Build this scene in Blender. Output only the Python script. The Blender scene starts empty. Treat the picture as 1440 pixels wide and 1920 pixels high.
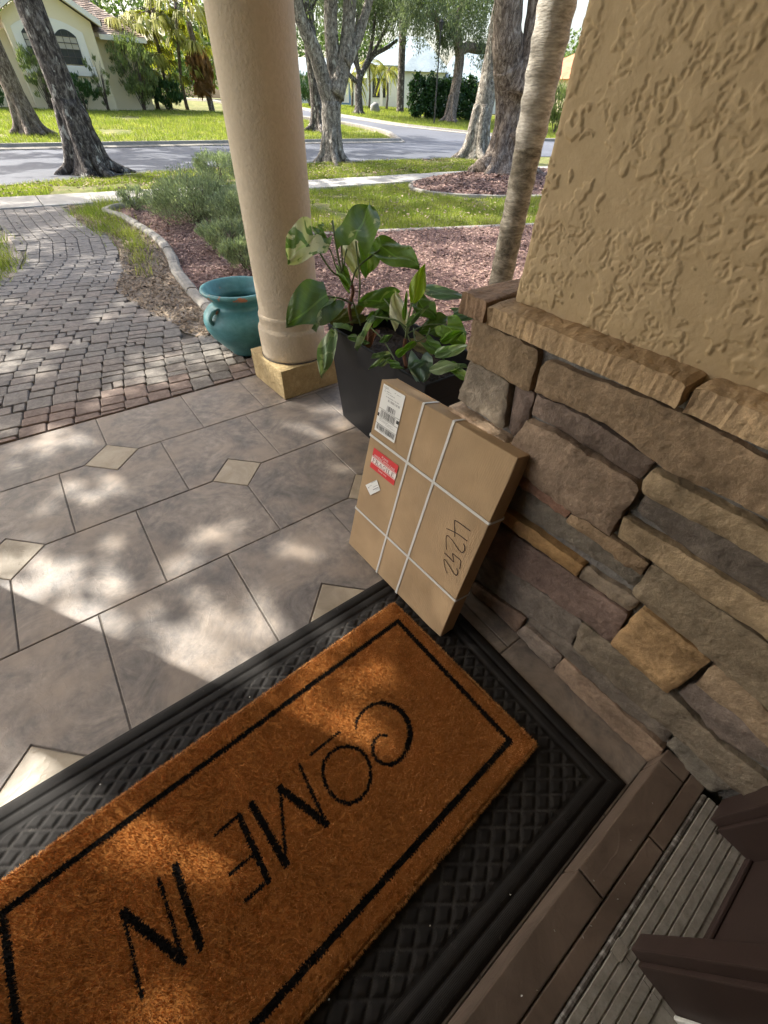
import bpy, bmesh, math, random
import numpy as np
from mathutils import Vector, Matrix, noise as mnoise
from mathutils.geometry import delaunay_2d_cdt

CAM_C = (0.387290, -2.519666, 1.261222)
CAM_R, CAM_D, CAM_F = (0.803135, -0.595112, 0.028542), (-0.406793, -0.582729, -0.703524), (0.435308, 0.553415, -0.710098)
SC = bpy.context.scene
COL = SC.collection
R = math.radians
rng = np.random.default_rng(7)
random.seed(7)

# ------------------------------------------------------------------ camera
cam_d = bpy.data.cameras.new('camera')
cam_d.sensor_fit = 'HORIZONTAL'
cam_d.sensor_width = 36.0
cam_d.lens = 36.0 * 756.295 / 1440.0
cam_d.clip_start = 0.02
cam_d.clip_end = 2000
cam = bpy.data.objects.new('camera', cam_d)
COL.objects.link(cam)
_r = Vector(CAM_R); _d = Vector(CAM_D); _f = Vector(CAM_F)
m = Matrix((( _r.x, -_d.x, -_f.x), (_r.y, -_d.y, -_f.y), (_r.z, -_d.z, -_f.z))).to_4x4()
m.translation = Vector(CAM_C)
cam.matrix_world = m
SC.camera = cam

# ------------------------------------------------------------------ sky, sun, exposure
SUN_EL = R(44)
SUN_AZ = math.atan2(-0.535, 0.845)        # from +Y towards +X
sun_dir = Vector((math.sin(SUN_AZ) * math.cos(SUN_EL), math.cos(SUN_AZ) * math.cos(SUN_EL), math.sin(SUN_EL)))
world = bpy.data.worlds.new('World')
SC.world = world
world.use_nodes = True
wn = world.node_tree.nodes; wl = world.node_tree.links
sky = wn.new('ShaderNodeTexSky')
sky.sky_type = 'NISHITA'
sky.sun_disc = False
sky.sun_elevation = SUN_EL
sky.sun_rotation = SUN_AZ
sky.air_density = 1.0; sky.dust_density = 5.0; sky.ozone_density = 0.6
bg = wn['Background']
bg.inputs['Strength'].default_value = 0.15
wl.new(sky.outputs[0], bg.inputs['Color'])
sun_d = bpy.data.lights.new('sun', 'SUN')
sun_d.energy = 2.95
sun_d.angle = R(0.53)
sun_d.color = (1.0, 0.95, 0.86)
sun = bpy.data.objects.new('sun', sun_d)
COL.objects.link(sun)
sun.rotation_mode = 'QUATERNION'
sun.rotation_quaternion = sun_dir.to_track_quat('Z', 'Y')
sun.location = (-6, 9, 12)
SC.view_settings.view_transform = 'Standard'
SC.view_settings.look = 'None'
SC.view_settings.gamma = 1.0
SC.view_settings.exposure = 1.8
SC.view_settings.use_curve_mapping = False
SC.cycles.max_bounces = 8
SC.cycles.diffuse_bounces = 4
SC.cycles.glossy_bounces = 3
SC.cycles.transmission_bounces = 4
SC.cycles.use_denoising = True

# ------------------------------------------------------------------ measured outlines
STONES=[
([(-1.832,0.904),(-2.027,0.893),(-2.035,0.803),(-1.832,0.801)],0.012,(0.27,0.2,0.13)),
([(-1.848,0.8),(-1.982,0.796),(-1.998,0.676),(-1.833,0.688)],0.015,(0.2,0.175,0.145)),
([(-1.991,0.795),(-2.043,0.796),(-2.05,0.733),(-2.027,0.669),(-2.005,0.677)],0.0,(0.16,0.125,0.115)),
([(-1.817,0.66),(-2.035,0.657),(-2.039,0.588),(-1.864,0.593)],0.03,(0.33,0.25,0.18)),
([(-2.052,0.879),(-2.323,0.894),(-2.481,0.88),(-2.544,0.872),(-2.584,0.789),(-2.532,0.799),(-2.348,0.792),(-2.224,0.819),(-2.05,0.808)],0.008,(0.25,0.185,0.125)),
([(-2.057,0.796),(-2.199,0.806),(-2.28,0.793),(-2.341,0.785),(-2.336,0.745),(-2.225,0.748),(-2.133,0.753),(-2.059,0.75)],0.004,(0.15,0.118,0.105)),
([(-2.057,0.731),(-2.136,0.743),(-2.229,0.739),(-2.339,0.736),(-2.348,0.726),(-2.345,0.663),(-2.347,0.59),(-2.249,0.587),(-2.078,0.594),(-2.038,0.658)],0.02,(0.245,0.185,0.14)),
([(-2.097,0.58),(-2.24,0.584),(-2.239,0.549),(-2.091,0.547),(-2.003,0.549),(-2.007,0.586)],0.006,(0.24,0.14,0.105)),
([(-2.093,0.539),(-2.242,0.54),(-2.448,0.54),(-2.445,0.496),(-2.308,0.488),(-2.087,0.46),(-1.978,0.452),(-1.979,0.525)],0.004,(0.135,0.125,0.108)),
([(-2.251,0.575),(-2.347,0.579),(-2.444,0.578),(-2.443,0.544),(-2.375,0.543),(-2.247,0.547)],0.012,(0.27,0.195,0.125)),
([(-2.084,0.445),(-2.334,0.454),(-2.335,0.412),(-2.08,0.401),(-1.995,0.391),(-1.999,0.434)],0.014,(0.38,0.235,0.105)),
([(-2.336,0.452),(-2.476,0.465),(-2.471,0.422),(-2.34,0.408)],0.004,(0.22,0.185,0.145)),
([(-2.066,0.375),(-2.337,0.403),(-2.477,0.414),(-2.485,0.292),(-2.403,0.285),(-2.22,0.261),(-2.043,0.219)],0.012,(0.165,0.12,0.108)),
([(-2.045,0.21),(-2.223,0.251),(-2.406,0.277),(-2.416,0.169),(-2.268,0.126),(-2.057,0.073)],0.008,(0.16,0.145,0.13)),
([(-2.051,0.044),(-2.271,0.111),(-2.264,0.013),(-2.057,0.002)],0.012,(0.22,0.155,0.12)),
([(-2.489,0.47),(-2.642,0.461),(-2.641,0.292),(-2.489,0.295)],0.018,(0.36,0.24,0.125)),
([(-2.447,0.58),(-2.573,0.582),(-2.673,0.575),(-2.734,0.571),(-2.814,0.424),(-2.753,0.447),(-2.647,0.459),(-2.483,0.475),(-2.455,0.48)],0.01,(0.235,0.195,0.14)),
([(-2.354,0.645),(-2.485,0.651),(-2.553,0.651),(-2.624,0.652),(-2.68,0.654),(-2.712,0.592),(-2.658,0.597),(-2.569,0.59),(-2.44,0.591),(-2.361,0.596)],0.014,(0.31,0.24,0.155)),
([(-2.361,0.722),(-2.463,0.73),(-2.574,0.731),(-2.636,0.732),(-2.676,0.661),(-2.619,0.66),(-2.55,0.656),(-2.483,0.655),(-2.364,0.673)],0.002,(0.115,0.103,0.095)),
([(-2.347,0.777),(-2.394,0.779),(-2.545,0.778),(-2.607,0.777),(-2.63,0.736),(-2.572,0.736),(-2.43,0.73),(-2.358,0.728),(-2.345,0.748)],0.016,(0.28,0.22,0.145)),
([(-2.652,0.455),(-2.757,0.441),(-2.817,0.418),(-2.851,0.351),(-2.804,0.366),(-2.729,0.381),(-2.659,0.376)],0.012,(0.28,0.215,0.15)),
([(-2.654,0.344),(-2.66,0.368),(-2.73,0.375),(-2.808,0.359),(-2.858,0.341),(-2.884,0.285),(-2.846,0.299),(-2.764,0.272),(-2.657,0.304)],0.004,(0.17,0.145,0.135)),
([(-2.408,0.274),(-2.489,0.284),(-2.645,0.284),(-2.766,0.263),(-2.861,0.275),(-2.899,0.215),(-2.856,0.174),(-2.71,0.178),(-2.576,0.162),(-2.426,0.172)],0.012,(0.19,0.165,0.13)),
([(-2.427,0.16),(-2.577,0.153),(-2.712,0.173),(-2.72,0.119),(-2.595,0.095),(-2.4,0.094),(-2.279,0.095),(-2.278,0.121)],0.004,(0.15,0.135,0.12)),
([(-2.426,0.092),(-2.732,0.099),(-2.743,0.002),(-2.426,0.002)],0.016,(0.275,0.205,0.155)),
([(-2.285,0.083),(-2.418,0.097),(-2.416,0.002),(-2.269,0.006)],0.014,(0.255,0.215,0.185)),
([(-2.721,0.169),(-2.857,0.177),(-2.852,0.091),(-2.833,0.091),(-2.728,0.118)],0.006,(0.14,0.135,0.12))]
LEAVES=[
(1,[1.507,-0.821,0.849],[1.656,-0.716,0.966],0.184,0,'green2'),
(1,[1.628,-0.851,0.815],[1.67,-1.061,0.79],0.129,0,'green2'),
(1,[1.378,-0.705,0.86],[1.215,-0.761,0.802],0.165,0,'vari'),
(1,[1.417,-0.676,0.879],[1.406,-0.725,0.834],0.06,40,'green'),
(1,[1.569,-0.68,0.828],[1.534,-0.784,0.698],0.083,20,'cream'),
(1,[1.651,-0.729,0.812],[1.572,-0.807,0.703],0.118,0,'lime'),
(1,[1.334,-0.848,0.666],[1.095,-0.951,0.636],0.188,0,'dark'),
(1,[1.382,-0.838,0.647],[1.187,-0.965,0.597],0.069,60,'pale'),
(1,[1.615,-0.962,0.637],[1.461,-0.909,0.639],0.101,0,'green'),
(1,[1.529,-0.823,0.552],[1.381,-0.77,0.53],0.087,0,'olive'),
(1,[1.374,-0.827,0.51],[1.216,-0.943,0.378],0.089,15,'pale'),
(1,[1.47,-0.76,0.734],[1.448,-0.856,0.674],0.053,0,'lime'),
(2,[1.524,-1.2,0.705],[1.602,-1.175,0.829],0.063,25,'yellow'),
(2,[1.518,-1.139,0.608],[1.559,-1.045,0.707],0.077,10,'cream'),
(2,[1.632,-1.116,0.668],[1.652,-1.218,0.629],0.091,0,'green'),
(2,[1.696,-1.058,0.696],[1.762,-1.25,0.699],0.055,30,'blue'),
(2,[1.497,-1.211,0.624],[1.572,-1.243,0.701],0.024,0,'pale'),
(2,[1.51,-1.173,0.633],[1.556,-1.126,0.726],0.02,0,'lime'),
(2,[1.656,-1.277,0.613],[1.659,-1.397,0.578],0.111,0,'lime'),
(2,[1.703,-1.229,0.595],[1.581,-1.193,0.577],0.102,0,'dark'),
(2,[1.721,-1.253,0.644],[1.771,-1.332,0.641],0.05,25,'blue'),
(2,[1.488,-1.404,0.58],[1.554,-1.502,0.629],0.049,35,'pale'),
(2,[1.459,-1.415,0.526],[1.54,-1.524,0.575],0.05,0,'pale'),
(2,[1.459,-1.349,0.549],[1.408,-1.429,0.484],0.098,0,'blue'),
(2,[1.401,-1.274,0.544],[1.458,-1.313,0.605],0.036,0,'lime'),
(2,[1.385,-1.246,0.528],[1.273,-1.267,0.527],0.032,0,'pale'),
(2,[1.392,-1.243,0.534],[1.314,-1.227,0.556],0.033,20,'pale'),
(2,[1.392,-1.168,0.565],[1.435,-1.196,0.598],0.024,0,'pale'),
(2,[1.442,-1.058,0.624],[1.308,-1.097,0.541],0.032,50,'pale'),
(2,[1.484,-0.993,0.532],[1.412,-1.011,0.474],0.063,20,'brown'),
(2,[1.364,-1.266,0.527],[1.374,-1.344,0.529],0.03,20,'green'),
(2,[1.557,-1.199,0.557],[1.586,-1.286,0.507],0.064,20,'dry'),
(2,[1.582,-1.33,0.583],[1.642,-1.39,0.629],0.043,20,'lime'),
(2,[1.564,-1.267,0.565],[1.568,-1.374,0.54],0.058,0,'green'),
(2,[1.407,-1.345,0.521],[1.451,-1.399,0.561],0.034,0,'blue'),
(2,[1.433,-0.894,0.522],[1.374,-0.826,0.539],0.03,60,'pale'),
(2,[1.587,-0.975,0.581],[1.6,-0.892,0.625],0.064,0,'dark'),
(2,[1.53,-0.928,0.554],[1.628,-0.92,0.593],0.065,0,'green'),
(2,[1.523,-1.478,0.544],[1.525,-1.567,0.532],0.041,0,'green'),
(2,[1.399,-0.922,0.507],[1.43,-1.028,0.5],0.034,50,'dark')]
STEMS=[
(1,[[1.37,-0.708,0.854],[1.388,-0.722,0.798],[1.421,-0.758,0.733],[1.46,-0.774,0.702],[1.478,-0.796,0.654]],0.004),
(1,[[1.509,-0.823,0.849],[1.507,-0.84,0.778],[1.501,-0.863,0.7],[1.48,-0.879,0.619]],0.004),
(1,[[1.628,-0.851,0.815],[1.56,-0.841,0.782],[1.512,-0.819,0.741],[1.49,-0.811,0.678]],0.004),
(1,[[1.568,-0.686,0.823],[1.521,-0.715,0.771],[1.482,-0.762,0.711],[1.478,-0.796,0.654]],0.0035),
(1,[[1.406,-0.693,0.859],[1.442,-0.722,0.802],[1.444,-0.758,0.747],[1.472,-0.776,0.694]],0.003),
(1,[[1.489,-0.671,0.899],[1.465,-0.739,0.803],[1.452,-0.789,0.728]],0.005),
(1,[[1.504,-0.716,0.845],[1.485,-0.746,0.781],[1.466,-0.778,0.717]],0.004),
(1,[[1.334,-0.848,0.666],[1.417,-0.837,0.641],[1.469,-0.844,0.611]],0.004),
(1,[[1.615,-0.962,0.637],[1.568,-0.895,0.631],[1.504,-0.843,0.605]],0.0035),
(1,[[1.374,-0.827,0.51],[1.413,-0.853,0.485],[1.492,-0.938,0.467]],0.003),
(2,[[1.524,-1.2,0.705],[1.511,-1.199,0.641],[1.497,-1.207,0.571]],0.004),
(2,[[1.632,-1.116,0.668],[1.579,-1.152,0.635],[1.518,-1.187,0.571]],0.003),
(2,[[1.696,-1.058,0.696],[1.612,-1.12,0.653],[1.526,-1.183,0.579]],0.003),
(2,[[1.673,-1.26,0.609],[1.592,-1.227,0.613],[1.515,-1.2,0.587]],0.003),
(2,[[1.442,-1.058,0.624],[1.493,-1.134,0.625],[1.519,-1.183,0.602]],0.004),
(2,[[1.558,-0.969,0.653],[1.546,-1.085,0.611],[1.537,-1.196,0.547]],0.003),
(2,[[1.51,-1.191,0.562],[1.494,-1.205,0.514],[1.475,-1.252,0.465]],0.008),
(2,[[1.542,-1.201,0.603],[1.515,-1.255,0.572],[1.56,-1.269,0.589],[1.598,-1.242,0.605]],0.0025),
(1,[[1.491,-0.779,0.703],[1.498,-0.811,0.654],[1.477,-0.807,0.588],[1.479,-0.823,0.507]],0.008),
(1,[[1.49,-0.811,0.622],[1.504,-0.824,0.564],[1.506,-0.856,0.512]],0.004),
(2,[[1.464,-0.979,0.559],[1.469,-1.096,0.527],[1.449,-1.233,0.465]],0.003)]
TREES={'C':{'base':[8.848,11.435,0.0],'limbs':[[[8.851,11.44,-0.0,0.42],[8.848,11.44,0.219,0.31],[8.849,11.44,0.743,0.28],[8.855,11.44,1.289,0.27]],[[8.851,11.44,1.236,0.24],[8.648,11.44,1.692,0.2],[8.465,11.44,2.163,0.19],[8.274,11.44,2.423,0.17],[8.074,11.44,2.753,0.15],[7.955,11.44,3.15,0.14]],[[8.922,11.5,1.236,0.27],[9.096,11.5,1.71,0.25],[9.027,11.5,2.198,0.19],[9.002,11.5,2.745,0.17],[9.078,11.5,3.345,0.16]],[[8.951,11.3,1.397,0.24],[9.246,11.3,2.012,0.2],[9.391,11.3,2.585,0.17],[9.478,11.3,3.118,0.16],[9.554,11.3,3.457,0.14]],[[9.233,11.2,2.009,0.15],[9.589,11.2,2.41,0.13],[9.869,11.2,2.885,0.11],[10.137,11.2,3.425,0.1]]]},'E':{'base':[25.873,35.229,0.711],'limbs':[[[25.871,35.229,0.619,0.45],[25.883,35.229,1.253,0.3],[25.85,35.229,2.127,0.28],[26.011,35.229,2.838,0.27]],[[26.009,35.229,2.699,0.2],[25.687,35.229,3.637,0.17],[25.719,35.229,4.929,0.15],[26.07,35.229,6.41,0.12]],[[26.06,35.229,2.785,0.2],[26.759,35.229,3.696,0.16],[27.099,35.229,4.513,0.14],[27.465,35.229,6.055,0.1]],[[26.16,35.229,2.845,0.18],[27.254,35.229,3.859,0.13],[28.504,35.229,4.337,0.12],[29.511,35.229,4.804,0.09]],[[26.759,35.229,3.479,0.12],[27.252,35.229,3.993,0.12],[27.982,35.229,4.833,0.1],[28.934,35.229,5.929,0.08]],[[25.756,35.229,2.408,0.17],[25.037,35.229,2.795,0.14],[24.579,35.229,3.179,0.12],[24.38,35.229,3.825,0.1]],[[25.869,35.229,3.107,0.16],[25.314,35.229,3.88,0.13],[25.118,35.229,4.886,0.11],[24.942,35.229,6.076,0.1]]]},'G':{'base':[30.795,29.821,0.484],'limbs':[[[30.807,29.821,0.424,0.6],[30.859,29.821,1.021,0.42],[31.067,29.821,2.452,0.36],[31.156,29.821,3.796,0.34],[30.91,29.821,4.42,0.34]],[[31.046,29.821,4.048,0.28],[31.72,29.821,4.395,0.28],[32.833,29.821,4.361,0.27],[33.937,29.821,4.481,0.25],[34.174,29.821,5.016,0.22],[34.028,29.821,6.009,0.2]],[[30.926,29.821,4.345,0.28],[30.266,29.821,4.991,0.24],[29.207,29.821,5.269,0.2],[27.699,29.821,5.716,0.16],[26.721,29.821,6.279,0.12]],[[31.031,29.821,4.352,0.26],[30.57,29.821,5.492,0.22],[30.963,29.821,6.451,0.18]],[[30.039,30.221,4.379,0.2],[29.419,30.221,4.708,0.2],[29.112,30.221,5.047,0.16],[28.742,30.221,5.831,0.12]]]},'I':{'base':[10.373,5.999,0.2],'limbs':[[[10.265,5.999,0.124,0.8],[10.296,5.999,0.417,0.52],[10.368,5.999,0.882,0.43],[10.293,5.999,1.316,0.4],[10.088,5.999,1.713,0.42],[9.907,5.999,1.97,0.44]],[[10.152,5.999,1.637,0.42],[9.793,5.999,2.144,0.38],[9.67,5.999,2.48,0.34],[9.554,5.999,2.916,0.32]],[[10.036,5.699,1.476,0.33],[10.166,5.699,1.903,0.3],[10.157,5.699,2.227,0.26],[10.117,5.699,2.498,0.24],[10.024,5.699,2.936,0.2]],[[9.638,6.099,0.213,0.3],[9.941,6.099,0.417,0.22],[10.148,6.099,0.787,0.2],[10.01,6.099,1.39,0.2],[9.84,6.099,1.781,0.18]],[[10.847,5.749,0.248,0.34],[10.516,5.749,0.574,0.28],[10.222,5.749,0.981,0.25]]]}}
SUNFLECKS=[(0.072,-0.17,0.152),(0.003,-0.167,0.116),(0.151,-0.201,0.103),(0.196,-0.689,0.099),(0.127,-0.584,0.064),(0.266,-0.725,0.072),(-0.012,-0.698,0.053),(-0.144,-0.925,0.089),(-0.104,-1.059,0.084),(-0.045,-1.13,0.093),(0.02,-1.261,0.079),(-0.114,-1.165,0.059),(-0.003,-1.071,0.055),(0.039,-1.353,0.076),(0.173,-1.066,0.052),(0.118,-1.156,0.04),(0.519,-1.24,0.094),(0.454,-1.298,0.059),(0.58,-1.228,0.064),(0.325,-1.319,0.053),(0.374,-1.29,0.034),(0.136,-1.37,0.069),(0.141,-1.5,0.073),(0.207,-1.571,0.072),(0.175,-1.628,0.06),(0.27,-1.593,0.055),(0.317,-1.5,0.052),(0.378,-1.488,0.045),(0.257,-1.741,0.058),(0.227,-1.677,0.051),(0.446,-1.618,0.078),(0.515,-1.641,0.07),(0.472,-1.738,0.074),(0.539,-1.761,0.06),(0.421,-1.725,0.055),(0.588,-1.745,0.043),(0.412,-1.832,0.042),(0.325,-1.832,0.036),(0.371,-1.615,0.042),(0.561,-1.873,0.053),(0.628,-1.897,0.047),(0.494,-1.891,0.041),(0.431,-1.909,0.041),(1.318,-0.455,0.071),(1.415,-0.667,0.093),(1.522,-0.702,0.069),(1.205,-0.76,0.077),(1.29,-0.817,0.07),(1.157,-0.631,0.048),(1.387,-0.883,0.055),(1.19,-0.931,0.043),(1.164,-1.181,0.045),(0.887,-1.264,0.04),(0.755,-1.51,0.043),(0.787,-1.582,0.028),(0.716,-1.448,0.024),(-0.222,-1.819,0.065),(-0.178,-1.837,0.054),(-0.128,-1.902,0.053),(-0.229,-1.918,0.06),(-0.167,-1.951,0.061),(-0.091,-1.969,0.046),(-0.039,-2.007,0.04),(-0.195,-2.014,0.036),(-0.009,-2.092,0.038),(0.041,-2.129,0.033),(-0.073,-2.069,0.032),(-0.233,-1.985,0.031),(-0.203,-1.716,0.039),(-0.146,-1.757,0.033),(-0.229,-1.757,0.031),(0.149,-2.239,0.032),(0.155,-2.272,0.019),(0.601,-2.072,0.071),(0.667,-2.12,0.064),(0.701,-2.184,0.047),(0.661,-2.211,0.045),(0.61,-2.174,0.052),(0.517,-2.088,0.045),(0.466,-2.051,0.03),(0.557,-2.171,0.032),(0.556,-2.02,0.032),(0.83,-1.919,0.032),(0.741,-1.918,0.03),(0.667,-1.901,0.03),(0.057,-2.443,0.025),(-0.1,-2.321,0.033),(-0.051,-2.362,0.017),(0.022,-2.425,0.015)]
# ------------------------------------------------------------------ materials
MATS = {}
def _ramp(nt, fac, cols):
    cr = nt.nodes.new('ShaderNodeValToRGB')
    el = cr.color_ramp.elements
    while len(el) > 1: el.remove(el[-1])
    el[0].position = cols[0][0]; el[0].color = (*cols[0][1], 1)
    for p, c in cols[1:]:
        e = el.new(p); e.color = (*c, 1)
    nt.links.new(fac, cr.inputs['Fac'])
    return cr.outputs['Color']
def _math(nt, op, a, b=None, c=None):
    n = nt.nodes.new('ShaderNodeMath'); n.operation = op
    for i, v in enumerate((a, b, c)):
        if v is None: continue
        if isinstance(v, (int, float)): n.inputs[i].default_value = v
        else: nt.links.new(v, n.inputs[i])
    return n.outputs[0]
def _mix(nt, fac, a, b, mode='MIX'):
    n = nt.nodes.new('ShaderNodeMix'); n.data_type = 'RGBA'; n.blend_type = mode
    for i, v in ((0, fac), (6, a), (7, b)):
        if isinstance(v, (int, float)): n.inputs[i].default_value = v
        elif isinstance(v, tuple): n.inputs[i].default_value = (*v, 1)
        else: nt.links.new(v, n.inputs[i])
    return n.outputs[2]
def _pos(nt, stretch=(1, 1, 1), rot=(0, 0, 0)):
    g = nt.nodes.new('ShaderNodeNewGeometry')
    mp = nt.nodes.new('ShaderNodeMapping')
    mp.inputs['Scale'].default_value = stretch
    mp.inputs['Rotation'].default_value = rot
    nt.links.new(g.outputs['Position'], mp.inputs['Vector'])
    return mp.outputs[0], g
def _noise(nt, vec, scale, detail=5, rough=.55, dist=0):
    n = nt.nodes.new('ShaderNodeTexNoise')
    n.inputs['Scale'].default_value = scale; n.inputs['Detail'].default_value = detail
    n.inputs['Roughness'].default_value = rough; n.inputs['Distortion'].default_value = dist
    nt.links.new(vec, n.inputs['Vector'])
    return n.outputs['Fac']
def mat(name, cols, scale=5., detail=5, nrough=.6, dist=0., rough=.75, spec=.4, bump=(), stretch=(1, 1, 1), rot=(0, 0, 0),
        vary=0., island=0., objcol=False, trans=0., spots=None, metal=0., ramp2=None, rvary=0.):
    """bump: list of (scale, detail, strength, distance[, kind])"""
    mt = bpy.data.materials.new(name); mt.use_nodes = True
    nt = mt.node_tree; L = nt.links
    bs = nt.nodes['Principled BSDF']
    vec, geo = _pos(nt, stretch, rot)
    fac = _noise(nt, vec, scale, detail, nrough, dist)
    c = _ramp(nt, fac, cols)
    if ramp2:                                   # broad mottling multiplied in: (scale, low, high)
        f2 = _noise(nt, vec, ramp2[0], 3, .5)
        c = _mix(nt, 1.0, c, _ramp(nt, f2, [(.35, (ramp2[1],) * 3), (.65, (ramp2[2],) * 3)]), 'MULTIPLY')
    if spots:                                   # (scale, threshold, colour, softness)
        fs = _noise(nt, vec, spots[0], 4, .6)
        c = _mix(nt, _ramp(nt, fs, [(spots[1], (0, 0, 0)), (min(1, spots[1] + spots[3]), (1, 1, 1))]), c, spots[2])
    if objcol or vary:
        oi = nt.nodes.new('ShaderNodeObjectInfo')
        if objcol: c = _mix(nt, 1.0, c, oi.outputs['Color'], 'MULTIPLY')
        if vary:
            v = _math(nt, 'MULTIPLY_ADD', oi.outputs['Random'], 2 * vary, 1 - vary)
            h = nt.nodes.new('ShaderNodeHueSaturation'); L.new(v, h.inputs['Value']); L.new(c, h.inputs['Color'])
            c = h.outputs[0]
    if island:
        v = _math(nt, 'MULTIPLY_ADD', geo.outputs['Random Per Island'], 2 * island, 1 - island)
        h = nt.nodes.new('ShaderNodeHueSaturation'); L.new(v, h.inputs['Value']); L.new(c, h.inputs['Color'])
        c = h.outputs[0]
    L.new(c, bs.inputs['Base Color'])
    bs.inputs['Roughness'].default_value = rough
    if rvary:
        L.new(_math(nt, 'MULTIPLY_ADD', fac, rvary, rough - rvary / 2), bs.inputs['Roughness'])
    bs.inputs['Specular IOR Level'].default_value = spec
    bs.inputs['Metallic'].default_value = metal
    prev = None
    for b in bump:
        kind = b[4] if len(b) > 4 else 'n'
        if kind == 'n': h = _noise(nt, vec, b[0], b[1])
        elif kind == 'ridge':
            n = _noise(nt, vec, b[0], b[1], .55, .6)
            h = _ramp(nt, n, [(.40, (0, 0, 0)), (.47, (.55,) * 3), (.495, (1, 1, 1)), (.515, (.35,) * 3), (.6, (.3,) * 3), (.66, (.55,) * 3), (.69, (.2,) * 3)])
        elif kind == 'vein':
            n = _noise(nt, vec, b[0], b[1], .5, .8)
            h = _ramp(nt, n, [(.47, (0, 0, 0)), (.497, (1, 1, 1)), (.503, (.2,) * 3), (.56, (0, 0, 0))])
        elif kind == 'skip':                    # skip-trowel stucco: raised islands in patches, thin trowel ridges between
            isl = _ramp(nt, _noise(nt, vec, b[0] * 3.3, 3, .5, .5), [(.47, (0, 0, 0)), (.55, (1, 1, 1)), (.68, (.8,) * 3)])
            msk = _ramp(nt, _noise(nt, vec, b[0] * .5, 3, .55, .6), [(.46, (0, 0, 0)), (.56, (1, 1, 1))])
            ms2 = _ramp(nt, _noise(nt, vec, b[0] * .8, 2, .5, .3), [(.47, (0, 0, 0)), (.54, (1, 1, 1))])
            rid = _ramp(nt, _noise(nt, vec, b[0] * .9, 4, .55, .9), [(.455, (0, 0, 0)), (.495, (.9,) * 3), (.512, (.45,) * 3), (.54, (.2,) * 3), (.62, (0, 0, 0))])
            h = _math(nt, 'MAXIMUM', _math(nt, 'MULTIPLY', isl, msk), _math(nt, 'MULTIPLY', rid, ms2))
        elif kind == 'wave':
            w = nt.nodes.new('ShaderNodeTexWave'); w.bands_direction = 'Y'
            w.inputs['Scale'].default_value = b[0]; w.inputs['Distortion'].default_value = b[1]
            L.new(vec, w.inputs['Vector']); h = w.outputs['Fac']
        elif kind == 'vor':
            v = nt.nodes.new('ShaderNodeTexVoronoi'); v.inputs['Scale'].default_value = b[0]
            L.new(vec, v.inputs['Vector']); h = v.outputs['Distance']
        bp = nt.nodes.new('ShaderNodeBump')
        bp.inputs['Strength'].default_value = b[2]; bp.inputs['Distance'].default_value = b[3]
        L.new(h, bp.inputs['Height'])
        if prev is not None: L.new(prev, bp.inputs['Normal'])
        prev = bp.outputs[0]
    if prev is not None: L.new(prev, bs.inputs['Normal'])
    if trans:
        tr = nt.nodes.new('ShaderNodeBsdfTranslucent')
        L.new(_mix(nt, 1.0, c, (1.35, 1.5, .75), 'MULTIPLY'), tr.inputs['Color'])
        mx = nt.nodes.new('ShaderNodeMixShader'); mx.inputs[0].default_value = trans
        L.new(bs.outputs[0], mx.inputs[1]); L.new(tr.outputs[0], mx.inputs[2])
        L.new(mx.outputs[0], nt.nodes['Material Output'].inputs['Surface'])
    MATS[name] = mt
    return mt
def flat(name, c, rough=.6, spec=.4, metal=0.):
    mt = bpy.data.materials.new(name); mt.use_nodes = True
    b = mt.node_tree.nodes['Principled BSDF']
    b.inputs['Base Color'].default_value = (*c, 1); b.inputs['Roughness'].default_value = rough
    b.inputs['Specular IOR Level'].default_value = spec; b.inputs['Metallic'].default_value = metal
    MATS[name] = mt
    return mt

M = MATS
mat('grout', [(.3, (.12, .105, .09)), (.7, (.20, .178, .155))], 60, rough=.95)
mat('slate_tile', [(.32, (.112, .099, .090)), (.45, (.180, .158, .140)), (.55, (.25, .213, .180)), (.69, (.36, .305, .25))], 5.5, 10, .74, .9, rough=.5, spec=.4,
    bump=[(22, 7, .30, .004), (6, 5, .10, .004, 'vein'), (120, 3, .2, .002)], vary=.11, ramp2=(34, .86, 1.10), rvary=.22, spots=(4.2, .48, (.31, .25, .195), .24))
mat('accent_tile', [(.3, (.26, .21, .14)), (.5, (.35, .29, .205)), (.7, (.43, .365, .27))], 9, 7, .65, .6, rough=.45, spec=.5,
    bump=[(30, 6, .3, .004), (9, 6, .15, .004, 'vein')], vary=.06)
mat('step_tile', [(.3, (.10, .075, .058)), (.5, (.145, .108, .084)), (.7, (.195, .148, .115))], 7, 7, .65, .8, rough=.5, spec=.4,
    bump=[(26, 6, .3, .004), (6, 6, .14, .004, 'vein')], vary=.06, ramp2=(3, .85, 1.1))
mat('paver', [(.25, (.10, .092, .084)), (.5, (.20, .184, .168)), (.75, (.34, .315, .285))], 22, 11, .8, .3, rough=.9, spec=.25,
    bump=[(55, 8, .7, .006), (240, 3, .4, .002)], vary=.06, objcol=True)
mat('paver_sand', [(.3, (.055, .048, .04)), (.7, (.12, .105, .088))], 40, rough=1., bump=[(160, 4, .6, .004)])
mat('stucco_wall', [(.3, (.445, .33, .185)), (.7, (.52, .395, .235))], 30, 8, .7, rough=.68, spec=.35,
    bump=[(110, 5, .5, .002), (320, 3, .3, .001)], ramp2=(1.4, .93, 1.05))
mat('stucco_plinth', [(.3, (.34, .25, .115)), (.5, (.44, .335, .17)), (.7, (.56, .44, .25))], 26, 9, .75, rough=.8, bump=[(34, 6, 1., .010), (85, 6, .9, .006)], ramp2=(5, .85, 1.06))
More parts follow.
